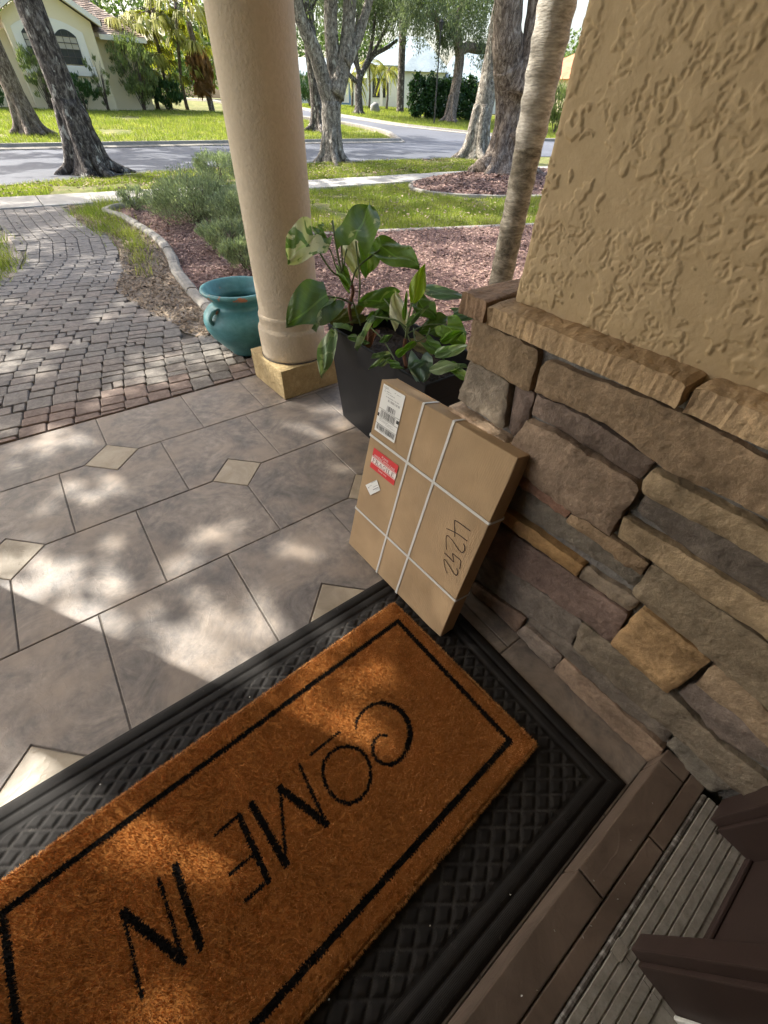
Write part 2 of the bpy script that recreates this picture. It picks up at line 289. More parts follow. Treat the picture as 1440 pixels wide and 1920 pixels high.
mat('column_paint', [(.3, (.48, .405, .30)), (.7, (.555, .475, .36))], 3, 4, rough=.72, spec=.35, bump=[(75, 5, .8, .0055), (240, 3, .25, .0015)], ramp2=(60, .95, 1.03), spots=(26, .72, (.33, .26, .17), .05))
mat('stone', [(.26, (.42, .39, .36)), (.42, (.8, .78, .75)), (.55, (1.1, 1.08, 1.04)), (.74, (1.75, 1.68, 1.55))], 15, 12, .80, .5, rough=.86, spec=.3,
    bump=[(13, 8, .7, .012), (60, 9, .9, .007), (260, 4, .5, .002)], objcol=True, ramp2=(4.5, .72, 1.2))
mat('mortar', [(.3, (.13, .122, .112)), (.7, (.24, .23, .215))], 60, 6, rough=1., bump=[(120, 6, .9, .006)])
mat('cardboard', [(.3, (.365, .255, .145)), (.7, (.43, .305, .18))], 4, 5, rough=.85, spec=.2, stretch=(1, 1, 1), bump=[(48, .5, .2, .002, 'wave'), (40, 6, .25, .003)], ramp2=(7, .88, 1.07))
flat('cardboard_core', (.27, .17, .085), .95)
flat('strap_plastic', (.60, .60, .57), .4, .45)
flat('label_paper', (.74, .75, .73), .55)
flat('label_ink', (.03, .03, .032), .6)
flat('label_grey', (.30, .31, .31), .6)
flat('label_red', (.62, .035, .04), .5)
flat('label_white', (.78, .72, .68), .5)
flat('label_maroon', (.16, .02, .04), .5)
flat('marker_ink', (.035, .018, .015), .6)
mat('coir', [(.3, (.38, .165, .048)), (.5, (.52, .245, .080)), (.7, (.66, .345, .125))], 60, 4, rough=.95, spec=.15, island=.42, ramp2=(7, .86, 1.1))
mat('coir_print', [(.3, (.008, .0075, .007)), (.7, (.022, .02, .018))], 90, 4, rough=.95, spec=.15, island=.6)
mat('coir_backing', [(.3, (.30, .12, .03)), (.7, (.42, .175, .045))], 200, 4, rough=1., spec=.1)
mat('coir_backing_print', [(.3, (.006, .0055, .005)), (.7, (.012, .011, .01))], 200, 4, rough=1., spec=.1)
mat('rubber', [(.3, (.0085, .0074, .0066)), (.7, (.016, .0142, .0126))], 22, 6, rough=.70, spec=.28, bump=[(110, 1.2, .5, .0012, 'wave'), (300, 3, .3, .001)], spots=(55, .66, (.06, .056, .05), .12))
mat('rubber_dusty', [(.3, (.016, .015, .0143)), (.5, (.034, .032, .03)), (.7, (.07, .066, .06))], 24, 7, .7, rough=.9, spec=.2, bump=[(200, 4, .4, .002)])
mat('aged_threshold', [(.3, (.17, .16, .14)), (.5, (.27, .255, .225)), (.7, (.36, .34, .30))], 30, 8, .75, .5, rough=.8, spec=.3, bump=[(60, 8, .5, .003)], spots=(34, .66, (.035, .028, .02), .05))
mat('bronze_edge', [(.35, (.055, .047, .04)), (.5, (.10, .09, .08)), (.68, (.36, .35, .33))], 26, 8, .75, rough=.5, spec=.5, stretch=(3, 1, 1))
mat('door_paint', [(.3, (.040, .026, .023)), (.7, (.052, .034, .030))], 12, 4, rough=.5, spec=.4, bump=[(140, 4, .2, .001)])
flat('white_weatherstrip', (.72, .74, .72), .5)
flat('interior_dark', (.09, .08, .07), .9)
flat('ceiling_paint', (.80, .77, .70), .9)
mat('glazed_teal', [(.3, (.042, .155, .172)), (.5, (.066, .225, .245)), (.7, (.125, .325, .34))], 7, 7, .7, .4, rough=.48, spec=.5, bump=[(30, 5, .25, .004), (120, 4, .2, .002)],
    spots=(7.5, .635, (.36, .16, .09), .03), stretch=(1, 1, 1.5))
mat('planter_plastic', [(.3, (.014, .0145, .016)), (.7, (.019, .0195, .021))], 9, 4, rough=.5, spec=.16, bump=[(150, 3, .08, .001)])
mat('potting_soil', [(.3, (.012, .009, .007)), (.7, (.035, .025, .018))], 60, 6, rough=1., bump=[(70, 6, 1., .012)])
mat('concrete_kerb', [(.3, (.19, .175, .15)), (.55, (.29, .27, .235)), (.75, (.38, .355, .315))], 9, 8, .7, rough=.95, bump=[(60, 7, .6, .005)], spots=(11, .64, (.17, .155, .13), .08))
mat('sidewalk_concrete', [(.3, (.30, .285, .26)), (.7, (.45, .43, .395))], 3, 10, .78, rough=.95, bump=[(90, 5, .3, .002)], ramp2=(.8, .85, 1.08))
mat('asphalt', [(.3, (.075, .083, .10)), (.7, (.12, .13, .152))], 6, 10, .8, rough=.85, bump=[(140, 4, .5, .004)], ramp2=(.35, .85, 1.12))
mat('soil_litter', [(.28, (.14, .11, .085)), (.5, (.29, .245, .20)), (.7, (.47, .425, .365))], 16, 9, .75, rough=1., bump=[(50, 7, .9, .012)])
mat('mulch_ground', [(.3, (.08, .045, .04)), (.7, (.20, .12, .105))], 28, 8, .7, rough=1., bump=[(45, 6, 1., .02)])
mat('mulch_chip', [(.25, (.14, .085, .07)), (.5, (.245, .16, .13)), (.75, (.42, .33, .275))], 60, 4, rough=.95, spec=.2, island=.55)
mat('dry_leaf_chip', [(.25, (.15, .105, .07)), (.5, (.26, .20, .14)), (.75, (.38, .31, .23))], 9, 4, rough=.95, spec=.2, island=.45)
mat('lawn_ground', [(.25, (.07, .09, .022)), (.45, (.12, .14, .032)), (.6, (.19, .175, .065)), (.75, (.28, .24, .14))], 2.2, 8, .7, rough=1., bump=[(35, 6, .8, .02)], ramp2=(.5, .85, 1.12))
mat('grass_blade', [(.25, (.12, .17, .028)), (.5, (.215, .25, .048)), (.75, (.34, .32, .11))], 1.3, 5, rough=.65, spec=.3, island=.4, trans=.4)
mat('bark_grey', [(.40, (.06, .052, .045)), (.50, (.21, .19, .163)), (.61, (.44, .405, .35))], 13, 9, .82, .8, rough=.95, spec=.2, stretch=(1, 1, .6),
    bump=[(14, 8, 1., .05), (50, 6, .8, .02)], spots=(8, .60, (.46, .45, .41), .06))
mat('bark_dark', [(.40, (.022, .019, .018)), (.5, (.075, .065, .060)), (.60, (.22, .20, .18))], 13, 9, .82, .8, rough=.95, spec=.2, stretch=(1, 1, .5),
    bump=[(12, 8, 1., .06), (50, 6, .8, .02)], spots=(8, .585, (.40, .385, .35), .05))
mat('bark_brown', [(.40, (.05, .038, .030)), (.5, (.15, .12, .097)), (.60, (.33, .285, .24))], 15, 9, .82, .8, rough=.95, spec=.2, stretch=(1, 1, .4), bump=[(16, 8, 1., .04)])
mat('palm_bark', [(.30, (.16, .145, .12)), (.48, (.36, .335, .29)), (.66, (.54, .51, .455))], 4.5, 8, .75, .9, rough=.9, spec=.25, stretch=(1, 1, 4.5), bump=[(40, 5, .6, .006)], spots=(5.5, .60, (.16, .14, .115), .2), ramp2=(30, .75, 1.15))
mat('palm_bark_stained', [(.34, (.06, .052, .040)), (.48, (.24, .215, .17)), (.64, (.44, .405, .34))], 6, 8, .78, .9, rough=.95, spec=.2, stretch=(1, 1, 2.5), bump=[(40, 5, .6, .006)], ramp2=(30, .7, 1.15))
mat('oak_leaf', [(.3, (.045, .08, .018)), (.5, (.08, .125, .028)), (.7, (.13, .18, .045))], .9, 4, rough=.5, spec=.4, island=.45, trans=.35)
mat('moss_leaf', [(.3, (.075, .10, .06)), (.5, (.13, .16, .095)), (.7, (.20, .23, .145))], .9, 4, rough=.7, spec=.3, island=.4, trans=.35)
mat('hedge_leaf', [(.3, (.018, .05, .014)), (.5, (.035, .085, .022)), (.7, (.06, .12, .03))], 1.2, 4, rough=.4, spec=.5, island=.45, trans=.25)
mat('shrub_leaf', [(.3, (.14, .175, .105)), (.5, (.225, .265, .17)), (.7, (.33, .365, .25))], 5, 4, rough=.7, spec=.25, island=.4, trans=.3)
mat('bush_leaf', [(.3, (.09, .125, .04)), (.5, (.15, .19, .07)), (.7, (.23, .26, .11))], 2, 4, rough=.6, spec=.3, island=.4, trans=.3)
mat('palm_leaf', [(.3, (.16, .18, .025)), (.5, (.27, .27, .04)), (.7, (.36, .31, .06))], .8, 4, rough=.45, spec=.4, island=.35, trans=.45)
mat('palm_dead', [(.3, (.16, .085, .035)), (.7, (.30, .17, .08))], 2, 4, rough=.9, spec=.2, island=.3, trans=.2)
mat('twig', [(.3, (.06, .045, .035)), (.7, (.13, .10, .08))], 20, 4, rough=.95)
mat('house_cream', [(.3, (.74, .64, .43)), (.7, (.79, .69, .48))], .6, 4, rough=.9, bump=[(30, 4, .3, .006)])
flat('house_trim', (.80, .76, .66), .8)
flat('window_dark', (.035, .04, .043), .15, .6)
flat('window_blind', (.42, .38, .30), .7)
flat('window_bar', (.06, .055, .05), .5)
mat('shingle_brown', [(.3, (.20, .15, .115)), (.5, (.30, .235, .185)), (.7, (.40, .325, .265))], 2, 5, rough=.95, spec=.2, island=.35)
mat('roof_grey_blue', [(.3, (.20, .25, .27)), (.7, (.29, .35, .37))], 1.2, 5, rough=.7, bump=[(6, 3, .5, .05)])
mat('roof_terracotta', [(.3, (.42, .12, .06)), (.7, (.55, .20, .11))], 2, 5, rough=.8, bump=[(5, 3, .6, .05)])
mat('house_pale', [(.3, (.62, .64, .58)), (.7, (.70, .71, .64))], .6, 4, rough=.9)
flat('door_blue', (.16, .27, .40), .6)
flat('lamp_black', (.02, .02, .02), .5)
mat('boulder', [(.3, (.20, .20, .19)), (.7, (.36, .36, .34))], 4, 6, rough=.95, bump=[(9, 5, .8, .05)])
mat('root_brown', [(.3, (.08, .035, .02)), (.7, (.16, .075, .045))], 60, 4, rough=.9)
mat('stem_green', [(.3, (.06, .10, .03)), (.7, (.12, .16, .06))], 40, 4, rough=.5)

def leaf_mat(name, base, cream, amount):
    """variegated leaf: base and cream patches, pale midrib and side veins from the UV map"""
    mt = bpy.data.materials.new(name); mt.use_nodes = True
    nt = mt.node_tree; L = nt.links; bs = nt.nodes['Principled BSDF']
    uv = nt.nodes.new('ShaderNodeUVMap'); sp = nt.nodes.new('ShaderNodeSeparateXYZ'); L.new(uv.outputs[0], sp.inputs[0])
    oi = nt.nodes.new('ShaderNodeObjectInfo')
    vec, g = _pos(nt)
    off = nt.nodes.new('ShaderNodeVectorMath'); off.operation = 'ADD'
    L.new(vec, off.inputs[0]); L.new(oi.outputs['Random'], off.inputs[1])
    n = _noise(nt, off.outputs[0], 9, 4, .5, 1.2)
    patch = _ramp(nt, n, [(1 - amount, (0, 0, 0)), (min(1, 1 - amount + .03), (1, 1, 1))])
    n2 = _noise(nt, vec, 30, 4)
    gr = _mix(nt, n2, tuple(.78 * x for x in base), tuple(1.25 * x for x in base))
    c = _mix(nt, patch, gr, cream)
    av = _math(nt, 'ABSOLUTE', sp.outputs['Y'])
    mid = _math(nt, 'LESS_THAN', av, .045)
    c = _mix(nt, _math(nt, 'MULTIPLY', mid, .45), c, tuple(min(.6, 2.4 * x + .03) for x in base))
    s = _math(nt, 'SINE', _math(nt, 'MULTIPLY', _math(nt, 'SUBTRACT', sp.outputs['X'], _math(nt, 'MULTIPLY', av, .35)), 46.))
    vein = _math(nt, 'GREATER_THAN', s, .9)
    c = _mix(nt, _math(nt, 'MULTIPLY', vein, .08), c, tuple(min(.6, 2.2 * x + .03) for x in base))
    L.new(c, bs.inputs['Base Color']); bs.inputs['Roughness'].default_value = .40; bs.inputs['Specular IOR Level'].default_value = .4
    bp = nt.nodes.new('ShaderNodeBump'); bp.inputs['Strength'].default_value = .12; bp.inputs['Distance'].default_value = .002
    L.new(s, bp.inputs['Height']); L.new(bp.outputs[0], bs.inputs['Normal'])
    tr = nt.nodes.new('ShaderNodeBsdfTranslucent'); L.new(_mix(nt, 1.0, c, (1.3, 1.5, .6), 'MULTIPLY'), tr.inputs['Color'])
    mx = nt.nodes.new('ShaderNodeMixShader'); mx.inputs[0].default_value = .35
    L.new(bs.outputs[0], mx.inputs[1]); L.new(tr.outputs[0], mx.inputs[2]); L.new(mx.outputs[0], nt.nodes['Material Output'].inputs['Surface'])
    MATS[name] = mt
leaf_mat('leaf_green2', (.10, .19, .03), (.34, .42, .18), .40)
leaf_mat('leaf_vari', (.10, .19, .045), (.50, .54, .36), .52)
leaf_mat('leaf_green', (.09, .18, .03), (.22, .31, .10), .38)
leaf_mat('leaf_cream', (.50, .50, .36), (.62, .62, .50), .5)
leaf_mat('leaf_lime', (.13, .25, .025), (.22, .32, .05), .40)
leaf_mat('leaf_dark', (.065, .125, .025), (.11, .19, .045), .36)
leaf_mat('leaf_pale', (.14, .22, .11), (.34, .42, .27), .48)
leaf_mat('leaf_olive', (.075, .085, .02), (.12, .125, .035), .4)
leaf_mat('leaf_yellow', (.27, .38, .035), (.38, .46, .08), .4)
leaf_mat('leaf_blue', (.12, .19, .15), (.36, .40, .32), .40)
leaf_mat('leaf_brown', (.13, .05, .025), (.18, .08, .04), .4)
leaf_mat('leaf_dry', (.20, .17, .11), (.30, .26, .18), .4)

# ------------------------------------------------------------------ object helpers
WL = {}                                        # world location of every parent object
def _link(o, parent, base):
    COL.objects.link(o)
    w = Vector(base)
    if parent is not None:
        o.parent = parent
        o.location = w - WL[parent.name]
    else:
        o.location = w
    WL[o.name] = w
    return o
def tag(o, label=None, cat=None, group=None, kind=None):
    for k, v in (('label', label), ('category', cat), ('group', group), ('kind', kind)):
        if v: o[k] = v
    return o
def empty(name, base, label=None, cat=None, group=None, kind=None):
    o = bpy.data.objects.new(name, None); o.empty_display_size = .1
    _link(o, None, base)
    return tag(o, label, cat, group, kind)
def mesh_np(name, V, F, mats, smooth=False, mi=None, base=(0, 0, 0), uv=None):
    """V (n,3) world coords, F list of index tuples or uniform array; the mesh is stored relative to base"""
    me = bpy.data.meshes.new(name)
    V = np.asarray(V, dtype=np.float32).reshape(-1, 3) - np.asarray(base, dtype=np.float32)
    if isinstance(F, np.ndarray):
        k = F.shape[1]; nf = len(F)
        me.vertices.add(len(V)); me.vertices.foreach_set('co', V.ravel())
        me.loops.add(nf * k); me.loops.foreach_set('vertex_index', F.astype(np.int32).ravel())
        me.polygons.add(nf); me.polygons.foreach_set('loop_start', np.arange(nf, dtype=np.int32) * k)
        me.update(calc_edges=True)
    else:
        me.from_pydata([tuple(map(float, v)) for v in V], [], F)
    for mm in (mats if isinstance(mats, (list, tuple)) else [mats]):
        me.materials.append(M[mm] if isinstance(mm, str) else mm)
    if mi is not None: me.polygons.foreach_set('material_index', np.asarray(mi, dtype=np.int32))
    if smooth: me.polygons.foreach_set('use_smooth', np.ones(len(me.polygons), dtype=bool))
    if uv is not None:
        ul = me.uv_layers.new(name='UVMap')
        idx = np.empty(len(me.loops), dtype=np.int32); me.loops.foreach_get('vertex_index', idx)
        ul.data.foreach_set('uv', np.asarray(uv, dtype=np.float32)[idx].ravel())
    me.validate()
    return me
def put(name, me, parent=None, base=None, label=None, cat=None, group=None, kind=None, color=None):
    o = bpy.data.objects.new(name, me)
    if base is None: base = WL[parent.name] if parent is not None else (0, 0, 0)
    _link(o, parent, base)
    if color: o.color = (*color, 1)
    return tag(o, label, cat, group, kind)
def part(name, V, F, mats, parent=None, smooth=False, mi=None, base=None, uv=None, color=None, **kw):
    if base is None: base = WL[parent.name] if parent is not None else (0, 0, 0)
    return put(name, mesh_np(name, V, F, mats, smooth, mi, base, uv), parent, base, color=color, **kw)
def bm_part(name, bm, mats, parent=None, smooth=False, base=None, color=None, **kw):
    if base is None: base = WL[parent.name] if parent is not None else (0, 0, 0)
    bmesh.ops.translate(bm, verts=bm.verts, vec=-Vector(base))
    me = bpy.data.meshes.new(name); bm.to_mesh(me); bm.free()
    for mm in (mats if isinstance(mats, (list, tuple)) else [mats]): me.materials.append(M[mm])
    if smooth:
        me.polygons.foreach_set('use_smooth', np.ones(len(me.polygons), dtype=bool))
    return put(name, me, parent, base, color=color, **kw)
def add_box(bm, a, b, bevel=0., seg=1, mtx=None):
    r = bmesh.ops.create_cube(bm, size=1)
    vs = r['verts']
    a = Vector(a); b = Vector(b)
    for v in vs:
        v.co = Vector([(a[i] + b[i]) / 2 + v.co[i] * (b[i] - a[i]) for i in range(3)])
    if bevel:
        es = list({e for v in vs for e in v.link_edges})
        rr = bmesh.ops.bevel(bm, geom=es, offset=bevel, segments=seg, affect='EDGES', profile=.6)
        vs = list({v for f in rr['faces'] for v in f.verts} | {v for v in vs if v.is_valid})
    if mtx is not None:
        for v in vs: v.co = mtx @ v.co
    return vs
def box_part(name, a, b, m_, parent=None, bevel=0., seg=1, mtx=None, **kw):
    bm = bmesh.new(); add_box(bm, a, b, bevel, seg, mtx)
    return bm_part(name, bm, m_, parent, **kw)
def lathe(prof, c, seg=48, close=True):
    """prof: (r,z) from bottom to top"""
    V = []; F = []
    n = len(prof)
    for i in range(seg):
        a = 2 * math.pi * i / seg
        for r_, z in prof: V.append((c[0] + r_ * math.cos(a), c[1] + r_ * math.sin(a), c[2] + z))
    for i in range(seg):
        j = (i + 1) % seg
        for k in range(n - 1): F.append((i * n + k, j * n + k, j * n + k + 1, i * n + k + 1))
    return V, F
def tube(pts, sides=10, wob=0., seed=0, sub=3, cap=True):
    """pts (x,y,z,r); smooth tapered tube with a wobbling skin"""
    P = np.array([p[:3] for p in pts], float); Rr = np.array([p[3] for p in pts], float)
    n = len(P)
    if sub > 1 and n > 2:                       # Catmull-Rom
        Q = []; RR = []
        for i in range(n - 1):
            p0, p1, p2, p3 = P[max(i - 1, 0)], P[i], P[i + 1], P[min(i + 2, n - 1)]
            for k in range(sub):
                t = k / sub
                Q.append(.5 * ((2 * p1) + (-p0 + p2) * t + (2 * p0 - 5 * p1 + 4 * p2 - p3) * t * t + (-p0 + 3 * p1 - 3 * p2 + p3) * t ** 3))
                RR.append(Rr[i] * (1 - t) + Rr[i + 1] * t)
        Q.append(P[-1]); RR.append(Rr[-1]); P = np.array(Q); Rr = np.array(RR); n = len(P)
    T = np.gradient(P, axis=0); T /= np.linalg.norm(T, axis=1)[:, None] + 1e-9
    ref = np.array([1., 0, 0]) if abs(T[0][0]) < .8 else np.array([0, 1., 0])
    V = []
    for i in range(n):
        s = np.cross(T[i], ref); s /= np.linalg.norm(s) + 1e-9
        u = np.cross(s, T[i])
        for k in range(sides):
            a = 2 * math.pi * k / sides
            d = s * math.cos(a) + u * math.sin(a)
            f = 1.
            if wob:
                q = P[i] + d * Rr[i]
                f += wob * mnoise.noise(Vector((q[0] * 2.2 / max(.2, Rr[i] * 2) + seed, q[1] * 2.2 / max(.2, Rr[i] * 2), q[2] * 1.1)))
            V.append(P[i] + d * Rr[i] * f)
    F = [(i * sides + k, i * sides + (k + 1) % sides, (i + 1) * sides + (k + 1) % sides, (i + 1) * sides + k) for i in range(n - 1) for k in range(sides)]
    if cap:
        F.append(tuple(range(sides))[::-1]); F.append(tuple(range((n - 1) * sides, n * sides)))
    return V, F
def join(*vf):
    V = []; F = []
    for v, f in vf:
        o = len(V); V += list(v); F += [tuple(i + o for i in q) for q in f]
    return V, F
def sweep(path, prof, zf=None, closed=False):
    """profile (offset sideways, height) swept along a 2-D path"""
    n = len(path); V = []; F = []; k = len(prof)
    for i, p in enumerate(path):
        a = path[i - 1] if (i or closed) else p; b = path[(i + 1) % n] if (i < n - 1 or closed) else p
        t = Vector((b[0] - a[0], b[1] - a[1])).normalized(); s = Vector((t.y, -t.x))
        for o, h in prof:
            x = p[0] + s.x * o; y = p[1] + s.y * o
            V.append((x, y, (zf(x, y) if zf else 0) + h))
    for i in range(n if closed else n - 1):
        j = (i + 1) % n
        for q in range(k):
            F.append((i * k + q, j * k + q, j * k + (q + 1) % k, i * k + (q + 1) % k))
    if not closed:
        F.append(tuple(range(k))); F.append(tuple(range((n - 1) * k, n * k))[::-1])
    return V, F
def smooth_path(pts, sub=6):
    P = np.array(pts, float); n = len(P); Q = []
    for i in range(n - 1):
        p0, p1, p2, p3 = P[max(i - 1, 0)], P[i], P[i + 1], P[min(i + 2, n - 1)]
        for k in range(sub):
            t = k / sub
            Q.append(tuple(.5 * ((2 * p1) + (-p0 + p2) * t + (2 * p0 - 5 * p1 + 4 * p2 - p3) * t * t + (-p0 + 3 * p1 - 3 * p2 + p3) * t ** 3)))
    Q.append(tuple(P[-1])); return Q
def copy_tree(o, parent=None):
    c = o.copy(); COL.objects.link(c)
    if parent is not None: c.parent = parent
    for ch in [x for x in list(bpy.data.objects) if x.parent == o]:
        copy_tree(ch, c)
    return c
RAMP0, RAMP1, SLOPE = 18.6, 44.0, .042
def gz(x, y):
    return SLOPE * (min(max(y, RAMP0), RAMP1) - RAMP0)
def gzv(y): return SLOPE * (np.clip(y, RAMP0, RAMP1) - RAMP0)
def in_poly(x, y, poly):
    x = np.asarray(x); y = np.asarray(y); c = np.zeros(x.shape, bool); j = len(poly) - 1
    for i in range(len(poly)):
        xi, yi = poly[i]; xj, yj = poly[j]
        c ^= ((yi > y) != (yj > y)) & (x < (xj - xi) * (y - yi) / (yj - yi + 1e-12) + xi)
        j = i
    return c
def sheet(name, poly, m_, lift, **kw):
    bm = bmesh.new()
    bm.faces.new([bm.verts.new((x, y, 0)) for x, y in poly])
    bmesh.ops.triangulate(bm, faces=bm.faces[:])
    for yy in (RAMP0, RAMP1):
        bmesh.ops.bisect_plane(bm, geom=bm.verts[:] + bm.edges[:] + bm.faces[:], plane_co=(0, yy, 0), plane_no=(0, 1, 0))
    for v in bm.verts: v.co.z = gz(v.co.x, v.co.y) + lift
    bmesh.ops.recalc_face_normals(bm, faces=bm.faces)
    for f in bm.faces:
        if f.normal.z < 0: f.normal_flip()
    return bm_part(name, bm, m_, None, base=(poly[0][0], poly[0][1], 0), **kw)

# ================================================================== GROUND AND ROADS
def build_ground():
    xs = [-600, -60, -20, 0, 20, 60, 600]; ys = [-300, -20, 0, RAMP0, 30, RAMP1, 70, 200, 900]
    V = [(x, y, gz(x, y) - .03) for y in ys for x in xs]
    n = len(xs)
    F = [(j * n + i, j * n + i + 1, (j + 1) * n + i + 1, (j + 1) * n + i) for j in range(len(ys) - 1) for i in range(n - 1)]
    part('ground', V, F, 'lawn_ground', kind='structure')
build_ground()
ROAD_NEAR = [(-60, 7.0), (-12, 7.6), (-5, 8.4), (.4, 9.55), (3, 10.5), (5.5, 11.1), (10.4, 11.4), (14.6, 11.25), (22, 10.6), (40, 9.4), (90, 6)]
ROAD_FAR = [(-60, 14.5), (-12, 16.2), (-4, 16.9), (.8, 17.3), (5, 17.8), (8.5, 18.15), (12.5, 18.4), (17.1, 18.6)]
ROAD_FAR2 = [(27.9, 18.5), (34, 16.6), (45, 14.5), (90, 11)]
near_s = smooth_path(ROAD_NEAR, 5); far_s = smooth_path(ROAD_FAR, 5)
sheet('road', near_s + [(x, y) for x, y in reversed(ROAD_FAR2)] + list(reversed(far_s)), 'asphalt', -.012, kind='structure')
SIDE_L = [(17.1, 18.6), (18.0, 20.2), (19.0, 22.5), (19.2, 26.6), (18.2, 30), (17.6, 38), (17, 70)]
SIDE_R = [(27.9, 18.5), (26.9, 20.0), (25.3, 22.1), (23.3, 25.5), (22.7, 28.7), (22.3, 33), (22.3, 40), (23, 70)]
sheet('side_road', smooth_path(SIDE_L, 4) + list(reversed(smooth_path(SIDE_R, 4))), 'asphalt', -.008, kind='structure')
KP = [(-.2, -.05), (-.2, .10), (-.17, .125), (.0, .125), (.04, .05), (.25, .012), (.25, -.05)]
V, F = sweep([(x, y) for x, y in far_s], KP, gz)
part('kerb', V, F, 'concrete_kerb', kind='structure')
V, F = sweep(smooth_path(SIDE_L, 4), KP, gz); part('kerb', V, F, 'concrete_kerb', kind='structure')
V, F = sweep(list(reversed(smooth_path(SIDE_R + [], 4)))[:], KP, gz); part('kerb', V, F, 'concrete_kerb', kind='structure')
V, F = sweep(list(reversed(ROAD_FAR2)), KP, gz); part('kerb', V, F, 'concrete_kerb', kind='structure')
# sidewalk, one slab after another
sw = empty('sidewalk', (0, 7.4, 0), kind='structure')
xx = -14.2
while xx < 14.5:
    w_ = 1.5
    y0 = 6.85 + .02 * max(0, xx - 3); box_part('slab', (xx + .006, y0, -.08), (xx + w_ - .006, y0 + 1.08, .012 + rng.uniform(-.003, .003)), 'sidewalk_concrete', sw, bevel=.006)
    xx += w_

# planting bed, its edging, the litter strip
BED = [(1.40, .60), (1.40, 1.33), (1.43, 1.81), (1.50, 2.45), (1.61, 2.97), (1.70, 3.75), (1.69, 4.59), (1.63, 5.5), (1.54, 5.92), (1.76, 6.22), (2.2, 6.36), (3.2, 6.2), (3.45, 5), (3.3, 4.0), (3.6, 3.24), (4.6, 2.9), (6.3, 2.38), (9, 1.6), (14, .5), (14, -6), (1.9, -6), (1.9, -.04), (1.25, -.04)]
sheet('mulch_bed', BED, 'mulch_ground', .004, kind='structure')
EDGE = smooth_path([(1.40, .62), (1.38, 1.33), (1.41, 1.81), (1.48, 2.45), (1.59, 2.97), (1.68, 3.75), (1.67, 4.59), (1.60, 5.5), (1.50, 5.92), (1.74, 6.26), (2.2, 6.40), (2.9, 6.36)], 8)
EP = [(-.055, -.05), (-.055, .035), (-.038, .055), (-.01, .062), (.03, .057), (.052, .033), (.055, -.05)]
def edging(path, cuts, label, base, lowk=1.0):
    t = empty('garden_edging', base, label, 'garden edging')
    i = 0
    while i < len(path) - 1:                                  # cast lengths with open cracks between them
        j = min(len(path), i + cuts + 1)
        seg = [Vector(p).to_3d() for p in path[i:j]]
        if len(seg) < 2: break
        a = seg[0] + (seg[1] - seg[0]).normalized() * .006; b = seg[-1] + (seg[-2] - seg[-1]).normalized() * .006
        pts = [(a.x, a.y)] + [(p.x, p.y) for p in seg[1:-1]] + [(b.x, b.y)]
        V, F = sweep(pts, EP)
        h = rng.uniform(-.008, .006)
        V = [(x, y, z * lowk if z > 0 else z) for x, y, z in V]
        V = [(x + .006 * mnoise.noise(Vector((x * 9, y * 9, z * 20))), y + .006 * mnoise.noise(Vector((x * 9 + 5, y * 9, z * 20))), z + (h if z > 0 else 0) + .006 * mnoise.noise(Vector((x * 7, y * 7, 3)))) for x, y, z in V]
        part('edging_block', V, F, 'concrete_kerb', t)
        i = j - 1
edging(EDGE, 7, 'weathered cracked concrete edging curving between the paver path and the shrubs', (1.4, 1.3, 0))
LEDGE = smooth_path([(2.95, 6.15), (3.35, 5.2), (3.25, 4.0), (3.55, 3.28), (4.6, 2.93), (6.3, 2.42), (9, 1.63), (13.5, .6)], 8)
edging([p for p in LEDGE], 9, 'low pale concrete edging along the far side of the red mulch beside the lawn', (4.6, 2.9, 0), .42)

PATH_R = [(1.34, -.04), (1.33, .30), (1.24, .55), (1.14, .72), (1.06, .88), (1.04, 1.15), (.96, 1.37), (.87, 1.93), (.85, 2.2), (1.03, 2.71), (1.19, 3.66), (1.22, 4.47), (1.05, 5.4), (1.11, 6.78)]
PATH_L = [(-1.7, -.04), (-1.5, .8), (-1.0, 1.8), (-.4, 2.6), (.03, 3.0), (.16, 3.11), (.27, 3.76), (.28, 4.96), (.10, 5.4), (-.6, 6.78)]
PATH = PATH_R + PATH_L[::-1]
STRIP = PATH_R + [(1.50, 6.5), (1.50, 5.92), (1.60, 5.5), (1.67, 4.59), (1.68, 3.75), (1.59, 2.97), (1.48, 2.45), (1.41, 1.81), (1.38, 1.33), (1.40, .6), (1.25, -.04)]
sheet('soil_strip', STRIP, 'soil_litter', -.002, kind='structure')
sheet('soil_strip', PATH_L[3:] + [(-1.2, 6.78), (-1.4, 4.2), (-1.1, 2.9)], 'soil_litter', -.003, kind='structure')

